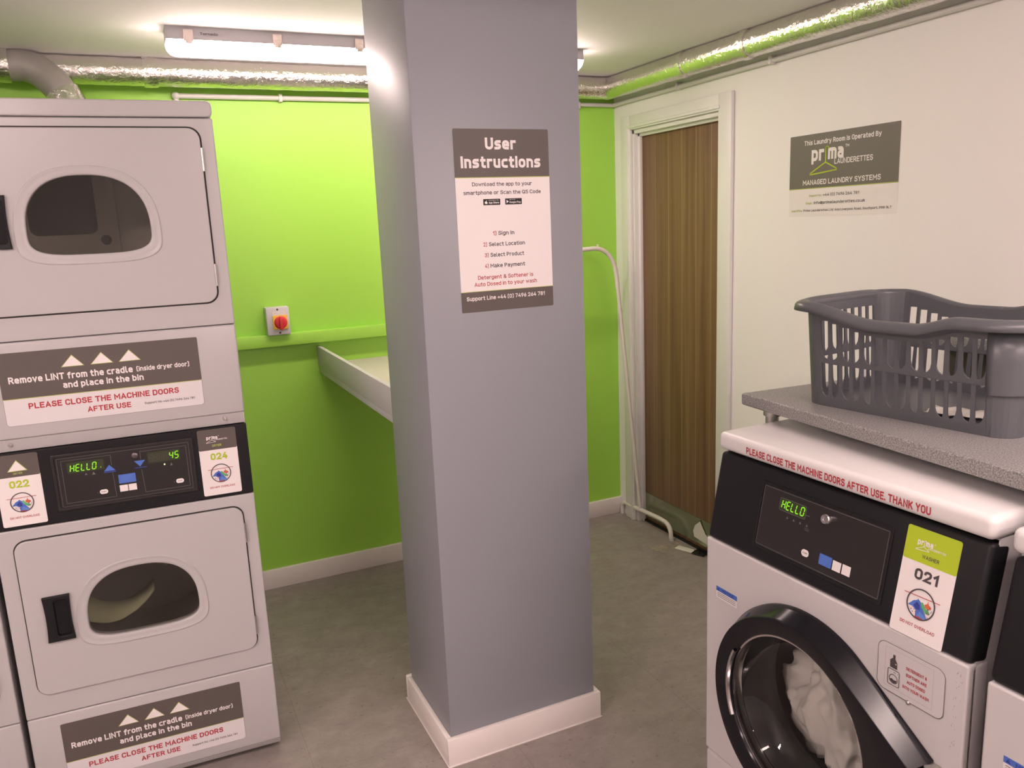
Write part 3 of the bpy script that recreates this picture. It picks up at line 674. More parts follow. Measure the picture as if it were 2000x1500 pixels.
# clothes rail
cr = empty('clothes_rail', (2.35, 3.45, 0), label='white tubular clothes rail leaning in the corner beside the wooden door', cat='clothes rail')
def cr_frame(sx, x):
    tube('foot_bar', smooth_path([(x-0.004, -0.235, 0.012), (x-0.002, -0.226, 0.05), (x, -0.195, 0.078), (x, -0.13, 0.085), (x, 0.0, 0.08), (x, 0.12, 0.074), (x, 0.20, 0.072), (x, 0.228, 0.050), (x, 0.232, 0.012)], 5), 0.0115, RAIL_CREAM, cr)
    for y in (-0.2355, 0.2325):
        bm = bmesh.new(); tube_bm(bm, [(x, y, 0.0), (x, y, 0.016)], 0.0125, 14); finish('rubber_foot', bm, PIPE_WHITE, cr, 40)
    tube('upright', [(x, 0.05, 0.075), (x-sx*0.127, 0.05, 1.335)], 0.0095, RAIL_CREAM, cr)
cr_frame(1, 0.006); cr_frame(-1, -1.20)
tube('hanging_bar', smooth_path([(-0.119, 0.05, 1.30), (-0.124, 0.05, 1.36), (-0.140, 0.05, 1.43), (-0.178, 0.05, 1.482), (-0.235, 0.05, 1.508), (-0.33, 0.05, 1.507), (-0.60, 0.05, 1.50), (-0.86, 0.05, 1.507), (-0.96, 0.05, 1.508), (-1.016, 0.05, 1.482), (-1.054, 0.05, 1.43), (-1.070, 0.05, 1.36), (-1.075, 0.05, 1.30)], 6), 0.011, RAIL_CREAM, cr)
bm = bmesh.new(); box(bm, -0.236, -0.228, 0.047, 0.053, 1.515, 1.529, 0.001); finish('hook_stud', bm, RAIL_CREAM, cr, 40)

# ================================================================== POSTER AND SIGN
A = Art(); Wd, Ht = 0.294, 0.5055
A.rect(0, 0, Wd, Ht, ST_GREY, 1, 0.004); A.rect(0, 0.058, Wd, 0.3745, ST_WHITE, 2)
A.rect(0, 0.3735, Wd, 0.3755, ST_OLIVE, 3); A.rect(0, 0.0575, Wd, 0.059, ST_OLIVE, 3)
A.text('User', 0.095, 0.190, 0.450, 0.032, ST_WHITE, 3, 0.035); A.text('Instructions', 0.0195, 0.266, 0.400, 0.032, ST_WHITE, 3, 0.035)
A.text('Download the app to your', 0.050, 0.236, 0.351, 0.0105, ST_INK, 3, 0.008); A.text('smartphone or Scan the QS Code', 0.023, 0.264, 0.328, 0.0105, ST_INK, 3, 0.008)
for u in (0.0815, 0.1495): A.rect(u, 0.2985, u+0.0525, 0.3155, ST_BLACK, 3, 0.0015)
A.disc(0.0895, 0.3055, 0.0036, ST_WHITE, 4, 16); A.disc(0.0915, 0.3050, 0.0032, ST_WHITE, 4, 16); A.disc(0.0945, 0.3065, 0.0014, ST_BLACK, 5, 12); A.stroke([(0.0905, 0.3095), (0.0920, 0.3118)], 0.0013, ST_WHITE, 4)
A.text('App Store', 0.098, 0.130, 0.3025, 0.0055, ST_WHITE, 4, 0.01); A.text('Download on the', 0.098, 0.129, 0.3108, 0.0022, ST_WHITE, 4, 0.0)
A.poly([(0.1535, 0.3022), (0.1605, 0.307), (0.1535, 0.3118)], ST_WHITE, 4); A.text('Google Play', 0.163, 0.199, 0.3025, 0.0052, ST_WHITE, 4, 0.006); A.text('GET IT ON', 0.163, 0.181, 0.3108, 0.0022, ST_WHITE, 4, 0.0)
for a, b, u0, u1, v in (('1)', 'Sign In', 0.106, 0.174, 0.2145), ('2)', 'Select Location', 0.075, 0.2065, 0.184), ('3)', 'Select Product', 0.0785, 0.203, 0.154), ('4)', 'Make Payment', 0.077, 0.2045, 0.1235)):
    A.text(a, u0, u0+0.0115, v, 0.0112, ST_RED, 3, 0.004); A.text(b, u0+0.0175, u1, v, 0.0112, ST_INK, 3, 0.012)
A.text('Detergent & Softener is', 0.054, 0.230, 0.0915, 0.0112, ST_RED, 3, 0.006); A.text('Auto Dosed in to your wash', 0.042, 0.241, 0.0725, 0.0112, ST_RED, 3, 0.006)
A.text('Support Line +44 (0) 7496 264 781', 0.016, 0.266, 0.033, 0.0115, ST_WHITE, 3, 0.012)
po = A.build('instruction_poster', None, (0.8285, PY0-0.0004, 1.4055))
tag(po, 'portrait poster of user instructions with dark grey bands, on the pillar', 'poster')

A = Art(); Wd, Ht = 0.500, 0.303
A.rect(0, 0, Wd, Ht, ST_WHITE, 1, 0.004); A.rect(0, 0.1045, Wd, Ht, ST_GREY2, 2, 0.003); A.rect(0, 0.103, Wd, 0.106, ST_OLIVE, 3)
A.text('This Laundry Room Is Operated By', 0.072, 0.424, 0.2640, 0.0170, ST_WHITE, 3, 0.016)
draw_logo(A, 0.110, 0.2035, 0.152, ST_WHITE, ST_LIME, 3)
A.text('MANAGED LAUNDRY SYSTEMS', 0.070, 0.428, 0.1175, 0.0185, ST_WHITE, 3, 0.008)
A.text('Support No:', 0.103, 0.165, 0.0735, 0.008, ST_OLIVE, 3, 0.004); A.text('+44 (0) 7496 264 781', 0.172, 0.338, 0.0735, 0.0105, ST_INK, 3, 0.004)
A.text('Email:', 0.088, 0.120, 0.0455, 0.008, ST_OLIVE, 3, 0.004); A.text('info@primalaunderettes.co.uk', 0.128, 0.366, 0.0455, 0.0105, ST_INK, 3, 0.004)
A.text('Head Office:', 0.014, 0.070, 0.0185, 0.008, ST_OLIVE, 3, 0.004); A.text('Prima Launderettes Ltd. 44a Liverpool Road, Southport, PR8 3LT', 0.077, 0.478, 0.0185, 0.0085, ST_INK, 3, 0.004)
sg = A.build('wall_sign', None, (XR-0.0004, 2.4535, 1.628)); sg.rotation_euler = (0, 0, -PI/2)
tag(sg, 'grey and white sign naming the laundry operator, on the white wall', 'sign')

# ================================================================== STACKED DRYERS
DW, DD = 0.683, 0.74
def window_shape(cx, hw, zb, zt, n=64):
    zc = zb+0.30*(zt-zb); pts = []
    for i in range(n):
        a = 2*PI*i/n; c, s_ = math.cos(a), math.sin(a)
        if s_ >= 0: e, b = 2.45, zt-zc
        else: e, b = 3.6, zc-zb
        q = 2.0/e
        pts.append((cx+hw*math.copysign(abs(c)**q, c), zc+b*math.copysign(abs(s_)**q, s_)))
    return pts
def machine_sticker(parent, loc, kind, number, tilt=0.0, name='number_sticker'):
    A = Art(); W_, H_ = 0.107, 0.2015
    top, ink = (ST_LIME, ST_INK) if kind == 'WASHER' else (ST_GREY, ST_OLIVE)
    A.rect(0, 0, W_, H_, ST_WHITE, 1, 0.005); A.rect(0, 0.139, W_, H_, top, 2, 0.004)
    if kind == 'UP':
        A.poly([(0.030, 0.1545), (0.079, 0.1545), (0.0545, 0.186)], ST_OLIVE, 3); A.poly([(0.033, 0.156), (0.076, 0.156), (0.0545, 0.1835)], ST_WHITE, 4)
        A.text('DRYER', 0.0435, 0.0655, 0.146, 0.0055, ST_OLIVE, 3, 0.01)
    else:
        draw_logo(A, 0.024, 0.171, 0.031, ST_WHITE, ST_WHITE, 3)
        A.text('WASHER' if kind == 'WASHER' else 'DRYER', 0.038, 0.072 if kind == 'WASHER' else 0.064, 0.1485, 0.0068, ink, 3, 0.012)
    A.text(number, 0.030, 0.077, 0.108, 0.0205, ink if kind == 'WASHER' else ST_LIME, 3, 0.03)
    draw_wash_icon(A, 0.0535, 0.066, 0.0285, 3)
    A.text('DO NOT OVERLOAD', 0.019, 0.089, 0.021, 0.0058, ST_RED, 3, 0.008)
    return A.build(name, parent, loc, tilt)
def lint_label(parent, loc):
    A = Art(); W_, H_ = 0.4985, 0.1985
    A.rect(0, 0, W_, H_, ST_INK, 1, 0.009); A.rect(0.0006, 0.0006, W_-0.0006, H_-0.0006, ST_WHITE2, 2, 0.0085)
    A.rect(0, 0.0738, W_, H_, ST_GREY, 3, 0.004); A.rect(0, 0.0725, W_, 0.0742, ST_OLIVE, 4)
    for cx in (0.1765, 0.2485, 0.3185):
        A.poly([(cx-0.029, 0.148), (cx+0.028, 0.148), (cx, 0.1805)], ST_OLIVE, 4); A.poly([(cx-0.0262, 0.1494), (cx+0.0252, 0.1494), (cx, 0.1782)], ST_WHITE, 5)
    A.text('Remove LINT from the cradle', 0.020, 0.322, 0.1155, 0.0182, ST_WHITE, 4, 0.026); A.text('(inside dryer door)', 0.332, 0.470, 0.1170, 0.0135, ST_WHITE, 4, 0.018)
    A.text('and place in the bin', 0.146, 0.347, 0.0905, 0.0172, ST_WHITE, 4, 0.026)
    A.text('PLEASE CLOSE THE MACHINE DOORS', 0.057, 0.434, 0.0430, 0.0160, ST_RED, 4, 0.022); A.text('AFTER USE', 0.196, 0.306, 0.0170, 0.0150, ST_RED, 4, 0.022)
    A.text('Support No: +44 (0) 7496 264 781', 0.341, 0.474, 0.0205, 0.0062, ST_INK, 4, 0.004)
    return A.build('lint_label', parent, loc)
def dryer_door(parent, z0, z1, wz0, wz1, hz0, hz1, seam=0.0035):
    s0, s1 = 0.0425, 0.6445
    win_o = window_shape(0.342, 0.177, wz0-0.027, wz1+0.025); win_i = window_shape(0.3435, 0.149, wz0, wz1)
    plate('door_seam', [rrect(s0-seam, s1+seam, z0-seam, z1+seam, 0.034), win_o], -0.0008, 0.004, GAP, parent)
    d = plate('door', [rrect(s0, s1, z0, z1, 0.031), win_i], -0.009, -0.0006, MACHINE, parent, 0.002)
    # raised window surround: rounded ring lofted from outer to inner outline
    n = len(win_o); bm = bmesh.new(); rings = []
    for k, y in ((0.0, -0.0080), (0.05, -0.0118), (0.14, -0.0125), (0.24, -0.0105), (0.60, -0.0112), (0.88, -0.0112), (0.97, -0.0095), (1.0, -0.0060), (1.0, 0.014)):
        rings.append([bm.verts.new((a[0]+(b[0]-a[0])*k, y, a[1]+(b[1]-a[1])*k)) for a, b in zip(win_o, win_i)])
    for a, b in zip(rings, rings[1:]):
        for i in range(n): bm.faces.new((a[i], a[(i+1) % n], b[(i+1) % n], b[i]))
    finish('window_surround', bm, MACHINE, d, 60)
    plate('window_glass', [win_i], -0.0005, 0.0015, PANE, d)
    # recessed black pull
    hl, hr = 0.0895, 0.1585
    def bow(x0, x1, za, zb, k):
        L = [(x1, za), (x1, zb)]
        top = [(x1+(x0-x1)*i/6, zb) for i in range(1, 6)]
        left = [(x0-k*math.sin(PI*i/8), zb+(za-zb)*i/8) for i in range(0, 9)]
        right = [(x1+k*math.sin(PI*i/8), za+(zb-za)*i/8) for i in range(0, 9)]
        return right+top+left
    slot = rrect(hl+0.027, hr-0.006, hz0+0.014, hz1-0.012, 0.008)
    h = plate('door_handle', [bow(hl, hr, hz0, hz1, -0.003), slot], -0.021, -0.0085, BLACK_PANEL, d, 0.002)
    plate('grip_recess', [rrect(hl+0.022, hr-0.003, hz0+0.009, hz1-0.007, 0.006)], -0.0125, -0.0088, BLACK_GLOSS, d)
    for za in (z0+0.045, z1-0.115):
        bm = bmesh.new(); tube_bm(bm, [(s1+0.002, -0.008, za), (s1+0.002, -0.008, za+0.062)], 0.0032, 8); finish('hinge', bm, STEEL, d, 40)
    # drum behind the glass
    zc = (wz0+wz1)/2; bm = bmesh.new()
    lathe_y(bm, 0.342, zc, [(0.222, 0.020), (0.235, 0.05), (0.27, 0.06), (0.27, 0.52), (0.05, 0.54), (0.0005, 0.54)], 48)
    return d, finish('drum', bm, DRUM, parent, 35), zc
DRY_A = math.atan(-0.0411)
DRY_POS = Vector((-0.4366, 2.4457 + 0.0411*0.683, 0))
def stacked_dryer(label):
    t = empty('stacked_dryer', DRY_POS, DRY_A, label=label, cat='tumble dryer', group='stacked tumble dryers')
    # carcass: open-fronted box
    bm = bmesh.new(); box(bm, 0.0015, DW-0.0015, 0.014, DD, 0.028, 1.974)
    fr = [f for f in bm.faces if all(abs(v.co.y-0.014) < 1e-5 for v in f.verts)]; bmesh.ops.delete(bm, geom=fr, context='FACES')
    b = finish('carcass', bm, MACHINE, t); md = b.modifiers.new('sheet', 'SOLIDIFY'); md.thickness = 0.004; md.offset = -1
    hole1 = window_shape(0.342, 0.185, 0.46, 0.78); hole2 = window_shape(0.342, 0.185, 1.56, 1.88)
    bm = bmesh.new(); box(bm, 0, DW, 0, 0.018, 0.046, 0.3095, 0.005, 3)
    for v in bm.verts:
        pass
    finish('base_panel', bm, MACHINE, t, 35)
    bm = bmesh.new()      # chamfered toe strip
    V = [bm.verts.new(c) for c in ((0.003, 0.001, 0.0455), (DW-0.003, 0.001, 0.0455), (DW-0.003, 0.013, 0.026), (0.003, 0.013, 0.026), (0.003, 0.02, 0.0455), (DW-0.003, 0.02, 0.0455), (DW-0.003, 0.02, 0.026), (0.003, 0.02, 0.026))]
    for f in ((0, 1, 2, 3), (4, 7, 6, 5), (0, 4, 5, 1), (3, 2, 6, 7), (0, 3, 7, 4), (1, 5, 6, 2)): bm.faces.new([V[i] for i in f])
    finish('toe_strip', bm, MACHINE, t)
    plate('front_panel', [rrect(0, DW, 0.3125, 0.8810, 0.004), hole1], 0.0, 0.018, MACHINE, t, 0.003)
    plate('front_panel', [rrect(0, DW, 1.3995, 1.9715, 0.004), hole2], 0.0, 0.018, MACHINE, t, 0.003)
    # lint drawer panel with sloping lower lip
    bm = bmesh.new(); box(bm, 0, DW, 0, 0.018, 1.136, 1.3975, 0.005, 3); finish('lint_panel', bm, MACHINE, t, 35)
    bm = bmesh.new()
    V = [bm.verts.new(c) for c in ((0.002, 0.001, 1.1358), (DW-0.002, 0.001, 1.1358), (DW-0.002, 0.012, 1.1015), (0.002, 0.012, 1.1015), (0.002, 0.02, 1.1358), (DW-0.002, 0.02, 1.1358), (DW-0.002, 0.02, 1.1015), (0.002, 0.02, 1.1015))]
    for f in ((0, 1, 2, 3), (4, 7, 6, 5), (0, 4, 5, 1), (3, 2, 6, 7), (0, 3, 7, 4), (1, 5, 6, 2)): bm.faces.new([V[i] for i in f])
    lp = finish('sloping_lip', bm, MACHINE, t)
    for x in (0.075, 0.625):
        bm = bmesh.new(); lathe_y(bm, x, 1.121, [(0.0003, 0.0015), (0.0055, 0.0018), (0.006, 0.004), (0.006, 0.012)], 16); finish('screw', bm, STEEL, lp, 40)
    # top cap
    plate('top_cap', [rrect(-0.001, DW+0.001, 1.9745, 2.018, 0.014)], -0.002, DD, MACHINE, t, 0.004)
    # control panel
    cp = plate('control_panel', [rrect(0.0, DW, 0.8835, 1.0990, 0.003)], 0.002, 0.02, BLACK_PANEL, t, 0.002)
    plate('control_bezel', [rrect(0.163, 0.530, 0.915, 1.078, 0.004), rrect(0.1715, 0.5215, 0.9225, 1.0695, 0.003)], -0.002, 0.004, BLACK_FILM, cp, 0.0015)
    A = Art()
    A.rect(0.1715, 0.9225, 0.5215, 1.0695, BLACK_FILM, 1)
    A.frame(0.176, 0.926, 0.517, 1.0655, 0.0007, ST_LINE, 2)
    A.stroke([(0.187, 1.0575), (0.311, 1.0575), (0.311, 1.045), (0.311, 1.028)], 0.0009, ST_LINE, 2); A.stroke([(0.311, 1.010), (0.313, 0.935), (0.187, 0.935), (0.187, 1.0575)], 0.0009, ST_LINE, 2)
    A.stroke([(0.387, 1.035), (0.387, 1.056), (0.509, 1.056), (0.509, 0.935), (0.389, 0.935), (0.386, 1.004)], 0.0009, ST_LINE, 2)
    A.rect(0.200, 1.020, 0.292, 1.0505, LED_WIN, 2, 0.001); A.led('HELLO', 0.2065, 1.0245, 0.0088, 0.019, 0.0138, LED, 3); A.disc(0.2835, 1.027, 0.0013, LED, 3, 8)
    A.rect(0.405, 1.018, 0.491, 1.0495, LED_WIN, 2, 0.001); A.led('8888', 0.408, 1.0235, 0.0082, 0.0185, 0.0128, mat('led_off', (0.06, 0.052, 0.045), 0.5), 3); A.led('45', 0.462, 1.0235, 0.0088, 0.0195, 0.0145, LED, 3)
    A.disc(0.4475, 1.009, 0.0024, mat('led_lamp', (0.05, 0.05, 0.02), 0.5, emit=((0.8, 1.0, 0.45), 1.3)), 3, 12); A.poly([(0.462, 1.003), (0.469, 1.003), (0.4655, 1.012)], ST_LINE, 3)
    A.poly([(0.241, 1.010), (0.248, 1.010), (0.2445, 1.016)], ST_LINE, 3); A.poly([(0.259, 1.008), (0.268, 1.008), (0.2635, 1.0165)], ST_LINE, 3)
    A.poly([(0.290, 1.0125), (0.319, 1.0125), (0.3045, 1.030)], ST_BLUE, 3); A.rect(0.289, 1.0075, 0.320, 1.011, ST_NAVY, 3)
    A.poly([(0.369, 1.0305), (0.398, 1.0305), (0.3835, 1.0125)], ST_BLUE, 3); A.rect(0.368, 1.0085, 0.400, 1.011, ST_NAVY, 3)
    A.rect(0.3235, 0.9705, 0.368, 0.9965, ST_BLUE, 3, 0.0015)
    for k in range(4): A.stroke([(0.330, 0.992-0.0045*k), (0.360-0.004*k, 0.992-0.0045*k)], 0.0009, ST_SKY, 4)
    A.rect(0.3235, 0.9465, 0.3445, 0.9655, ST_WHITE, 3); A.rect(0.3465, 0.9465, 0.3675, 0.9655, ST_WHITE, 3)
    A.build('control_film', cp, (0, 0.0012, 0))
    for x, z in ((0.2825, 0.9545), (0.483, 0.9535)):
        A = Art(); A.rect(x-0.0105, z-0.0065, x+0.0105, z+0.0065, ST_WHITE, 1, 0.0062); A.text('START', x-0.0065, x+0.0065, z-0.0016, 0.0034, ST_INK, 2, 0.01); A.disc(x-0.016, z-0.001, 0.0012, ST_LINE, 1, 8)
        A.build('start_button', cp, (0, -0.0002, 0))
    bm = bmesh.new(); lathe_y(bm, 0.3735, 1.0475, [(0.0003, -0.006), (0.0065, -0.006), (0.0085, -0.0045), (0.0088, 0.003)], 20); finish('key_lock', bm, mat('dull_lock', (0.16, 0.14, 0.14), 0.35, 0.8), cp, 40)
    machine_sticker(t, (0.0275, 0.0012, 0.8925), 'UP', '022', name='number_sticker')
    machine_sticker(t, (0.5435, 0.0012, 0.8925), 'DRYER', '024', name='number_sticker')
    lint_label(t, (0.0765, -0.0004, 1.1715)); lint_label(t, (0.0795, -0.0004, 0.0785))
    dryer_door(t, 0.3815, 0.8470, 0.5205, 0.7225, 0.5425, 0.6775)
    d2, drum2, zc = dryer_door(t, 1.4665, 1.9450, 1.6185, 1.8245, 1.6405, 1.7770, 0.0045)
    # inside the upper drum: back plate with perforated opening and bolt
    plate('drum_plate', [rrect(0.10, 0.385, 1.52, 1.95, 0.01)], 0.524, 0.536, mat('drum_plate_grey', (0.62, 0.59, 0.54), 0.45, 0.2), t)
    plate('air_grille', [rrect(0.13, 0.325, 1.675, 1.93, 0.025)], 0.519, 0.5235, PERF, t)
    bm = bmesh.new(); lathe_y(bm, 0.345, 1.655, [(0.0003, 0.508), (0.008, 0.508), (0.009, 0.516), (0.016, 0.518), (0.016, 0.5235)], 20); finish('bolt', bm, BLACK_RUBBER, t, 40)
    return t
dry = stacked_dryer('stacked white tumble dryers with black panel numbered 022 and 024')
dir_ = Vector((math.cos(DRY_A), math.sin(DRY_A), 0))
dup(dry, DRY_POS - dir_*(DW+0.016), label='stacked white tumble dryers cut off by the left edge of the photo', skip=('number_sticker',))
def cloth_lump(name, loc, scale, m, seed, label, rz=0.0, freq=2.2, amp=0.30, sub=5, folds=0.0, clip=None):
    bm = bmesh.new(); bmesh.ops.create_icosphere(bm, subdivisions=sub, radius=1.0)
    off = Vector((seed*7.1, seed*3.3, seed*1.7))
    for v in bm.verts:
        d = v.co.normalized(); q = d*freq+off
        wv = noise.noise(q+Vector((noise.noise(q*1.3), noise.noise(q*1.3+Vector((5, 1, 2))), 0))*1.2)
        fold = abs(noise.noise(q*1.7+Vector((9, 4, 1))))
        v.co = Vector((d.x*scale[0], d.y*scale[1], d.z*scale[2]))*(1+amp*wv-amp*0.9*fold+0.05*noise.noise(q*5))
        if folds:
            # long soft folds running down the bundle
            a_ = math.atan2(d.x, -d.y)*3.2+1.6*noise.noise(q*0.9)+d.z*1.1
            v.co *= 1+folds*(0.20*(1-abs(math.sin(a_)))**1.3-0.16*abs(math.sin(a_*1.9+2.5*noise.noise(q*1.6)))**0.6+0.08)
    if clip:
        for v in bm.verts: clip(v)
    o = finish(name, bm, m, None, 180); o.location = loc; o.rotation_euler = (0, 0, rz)
    return tag(o, label, 'laundry')
def in_dryer(s, y, z): return DRY_POS + Matrix.Rotation(DRY_A, 3, 'Z') @ Vector((s, y, z))
cloth_lump('laundry', in_dryer(0.42, 0.30, 0.66), (0.085, 0.07, 0.06), CLOTH2, 3, 'pale greenish laundry tumbling high behind the lower dryer window', 0.3, amp=0.5)
# a strip of cloth flung along the drum bottom
bm = bmesh.new(); rows = []
for i in range(25):
    k = i/24; x = 0.17+0.19*k; z = 0.580-0.10*k*(1-k)*2.0 - 0.012*k; wd = 0.028*(1-0.75*k)
    rows.append([bm.verts.new((x, 0.08+0.10*k+0.03*j, z+wd*(j-1)+0.003*noise.noise(Vector((x*40, j, 0))))) for j in range(3)])
for a, b in zip(rows, rows[1:]):
    for j in range(2): bm.faces.new((a[j], a[j+1], b[j+1], b[j]))
sc_ = finish('towel', bm, CLOTH2, None, 180); md = sc_.modifiers.new('t', 'SOLIDIFY'); md.thickness = 0.006
sc_.location = DRY_POS; sc_.rotation_euler = (0, 0, DRY_A)
tag(sc_, 'pale towel strip sweeping across the lower dryer window', 'laundry')

# ================================================================== WASHERS
WA = math.radians(-89.144)
WPOS = Vector((1.19373, 1.48577, 0))
WW, WD = 0.683, 0.70
TILT = -math.atan2(0.0433, 0.215)
def washer(label):
    t = empty('washing_machine', WPOS, WA, label=label, cat='washing machine', group='front loading washers')
    DC = (0.328, 0.572)
    # carcass sides and back with the slanted front edge at the top
    bm = bmesh.new()
    prof = [(0.02, 0.0), (0.02, 0.879), (0.062, 1.094), (WD, 1.094), (WD, 0.0)]
    Lv = [bm.verts.new((0.002, y, z)) for y, z in prof]; Rv = [bm.verts.new((WW-0.002, y, z)) for y, z in prof]
    bm.faces.new(Lv); bm.faces.new(Rv)
    for i in (2, 3, 4):
        j = (i+1) % 5; bm.faces.new((Lv[i], Lv[j], Rv[j], Rv[i]))
    b = finish('carcass', bm, MACHINE2, t); md = b.modifiers.new('sheet', 'SOLIDIFY'); md.thickness = 0.004; md.offset = -1
    # kick panel and front panel with rounded vertical edges
    def front_shell(name, z0, z1, r, holes, m):
        me = curve_mesh([rrect(0, WW, z0, z1, 0.006)] + holes, 0.011, 0.004); me.transform(Matrix.Translation((0, 0.011, 0)) @ RX90)
        return link_mesh(name, me, m, t, 40)
    box_obj('kick_panel', 0, WW, 0.0, 0.05, 0.004, 0.2955, MACHINE2, t, 0.010, 4)
    hole = circ(DC[0], DC[1], 0.205, 64)
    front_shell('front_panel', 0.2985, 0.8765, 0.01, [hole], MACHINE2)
    for x0, x1 in ((-0.0, 0.024), (WW-0.024, WW)):
        box_obj('front_corner', x0, x1, 0.003, 0.06, 0.2985, 0.8765, MACHINE2, t, 0.010, 4)
    # black slanted control panel
    th = math.hypot(0.0433, 0.215)
    me = bpy.data.meshes.new('tmp'); bm = bmesh.new(); box(bm, 0.0, WW, 0.0, 0.05, 0.002, th-0.002, 0.011, 4); bm.to_mesh(me); bm.free()
    cp = link_mesh('control_panel', me, BLACK_PANEL, t, 40); cp.location = (0, 0.0, 0.877); cp.rotation_euler = (TILT, 0, 0)
    plate('control_bezel', [rrect(0.152, 0.4975, 0.030, 0.184, 0.004), rrect(0.1575, 0.4915, 0.0365, 0.1775, 0.003)], -0.003, 0.002, BLACK_PANEL, cp, 0.0014)
    A = Art(); A.rect(0.1575, 0.0365, 0.4915, 0.1775, BLACK_FILM, 1); A.frame(0.160, 0.0395, 0.4885, 0.1745, 0.0010, ST_LINE, 2)
    A.frame(0.2105, 0.1325, 0.2860, 0.1610, 0.0008, ST_LINE, 3, 0.004); A.rect(0.2115, 0.1335, 0.2850, 0.1600, LED_WIN, 2, 0.003); A.led('HELLO', 0.2165, 0.1385, 0.0088, 0.0180, 0.0134, LED, 3, 0.14)
    A.stroke([(0.286, 0.143), (0.297, 0.143)], 0.001, ST_LINE, 3)
    for k in range(4):
        u = 0.238+0.0185*k; A.poly([(u-0.003, 0.1195), (u+0.003, 0.1195), (u, 0.1255)], ST_LINE, 3)
    A.stroke([(0.288, 0.1155), (0.301, 0.1155)], 0.001, ST_LINE, 3); A.stroke([(0.290, 0.112), (0.301, 0.112)], 0.001, ST_LINE, 3)
    A.rect(0.3395, 0.0560, 0.3720, 0.0790, ST_BLUE, 3, 0.002)
    for k in range(4): A.stroke([(0.343, 0.0745-0.0045*k), (0.367-0.003*k, 0.0745-0.0045*k)], 0.0009, ST_SKY, 4)
    A.rect(0.3745, 0.0560, 0.3955, 0.0765, ST_WHITE, 3); A.rect(0.3985, 0.0565, 0.4190, 0.0770, ST_WHITE, 3)
    A.disc(0.2900, 0.0655, 0.0012, ST_LINE, 3, 8)
    A.build('control_film', cp, (0, 0.0002, 0))
    A = Art(); A.rect(0.2925, 0.0575, 0.3125, 0.0725, ST_WHITE, 1, 0.007); A.text('START', 0.2962, 0.3090, 0.0633, 0.0036, ST_INK, 2, 0.01); A.build('start_button', cp, (0, -0.0012, 0))
    bm = bmesh.new(); lathe_y(bm, 0.345, 0.1530, [(0.0003, -0.011), (0.0045, -0.011), (0.005, -0.0125), (0.0095, -0.0125), (0.0115, -0.010), (0.012, 0.002)], 28)
    finish('key_lock', bm, CHROME, cp, 40)
    machine_sticker(cp, (0.5235, -0.0004, 0.0005), 'WASHER', '021')
    # white lid
    me = bpy.data.meshes.new('tmp'); bm = bmesh.new(); box(bm, -0.003, WW+0.003, 0.034, WD+0.004, 1.0945, 1.1385, 0.014, 5); bm.to_mesh(me); bm.free()
    lid = link_mesh('lid', me, CAPPLASTIC, t, 40)
    A = Art(); A.text('PLEASE CLOSE THE MACHINE DOORS AFTER USE. THANK YOU', 0.0965, 0.5695, 1.1055, 0.0160, ST_RED, 1, 0.022)
    A.build('lid_notice', lid, (0, 0.0336, 0))
    # soap box cover on the front panel
    sp = plate('dosing_cover', [rrect(0.505, 0.6435, 0.7495, 0.8470, 0.016)], -0.0022, 0.0, MACHINE2, t, 0.001)
    A = Art(); A.band(rrect(0.5042, 0.6443, 0.7487, 0.8478, 0.0168), rrect(0.5052, 0.6433, 0.7497, 0.8468, 0.0158), ST_INK, 1)
    A.frame(0.521, 0.7600, 0.6215, 0.8390, 0.0005, mat('ink_faint', (0.42, 0.40, 0.40), 0.5), 2, 0.001)
    A.frame(0.5275, 0.7650, 0.5535, 0.7985, 0.0014, ST_INK, 2, 0.004); A.ring(0.5405, 0.7790, 0.0095, 0.0014, ST_INK, 2, 24); A.poly([(0.533, 0.777), (0.537, 0.7790), (0.542, 0.7770), (0.548, 0.7785), (0.546, 0.773), (0.5405, 0.7710), (0.535, 0.773)], ST_INK, 2); A.stroke([(0.540, 0.7930), (0.545, 0.7930)], 0.001, ST_INK, 2); A.disc(0.550, 0.7930, 0.0008, ST_INK, 2, 8)
    A.poly([(0.532, 0.8010), (0.5475, 0.8010), (0.5475, 0.8135), (0.5430, 0.8200), (0.5430, 0.8285), (0.5380, 0.8285), (0.5380, 0.8220), (0.532, 0.8160)], ST_INK, 2); A.disc(0.5448, 0.8110, 0.0015, MACHINE2, 3, 10)
    for k, (s, u0, u1) in enumerate((('DETERGENT &', 0.5665, 0.6090), ('SOFTNER ARE', 0.5665, 0.6090), ('AUTO DOSED', 0.5690, 0.6065), ('INTO YOUR WASH', 0.5605, 0.6150))):
        A.text(s, u0, u1, 0.8115-0.0130*k, 0.0062, ST_RED, 2, 0.02)
    A.build('dosing_label', sp, (0, -0.0022, 0))
    bm = bmesh.new(); bmesh.ops.create_uvsphere(bm, u_segments=14, v_segments=8, radius=0.0045)
    for v in bm.verts: v.co = Vector((v.co.x+0.574, v.co.y*0.7-0.003, v.co.z+0.7485))
    finish('screw', bm, STEEL, sp, 60)
    A = Art(); A.rect(0.0375, 0.7320, 0.1110, 0.7625, ST_WHITE, 1); A.rect(0.0375, 0.7505, 0.1110, 0.7625, ST_BLUE, 2); A.text('NOTICE', 0.058, 0.100, 0.7530, 0.0072, ST_NAVY, 3, 0.02)
    for k in range(3): A.stroke([(0.042, 0.7465-0.0045*k), (0.106, 0.7465-0.0045*k)], 0.0012, ST_INK, 3)
    A.poly([(0.041, 0.7525), (0.050, 0.7525), (0.0455, 0.7605)], ST_NAVY, 3)
    A.build('notice_label', t, (0, -0.0004, 0))
    A = Art(); rnd = random.Random(4)
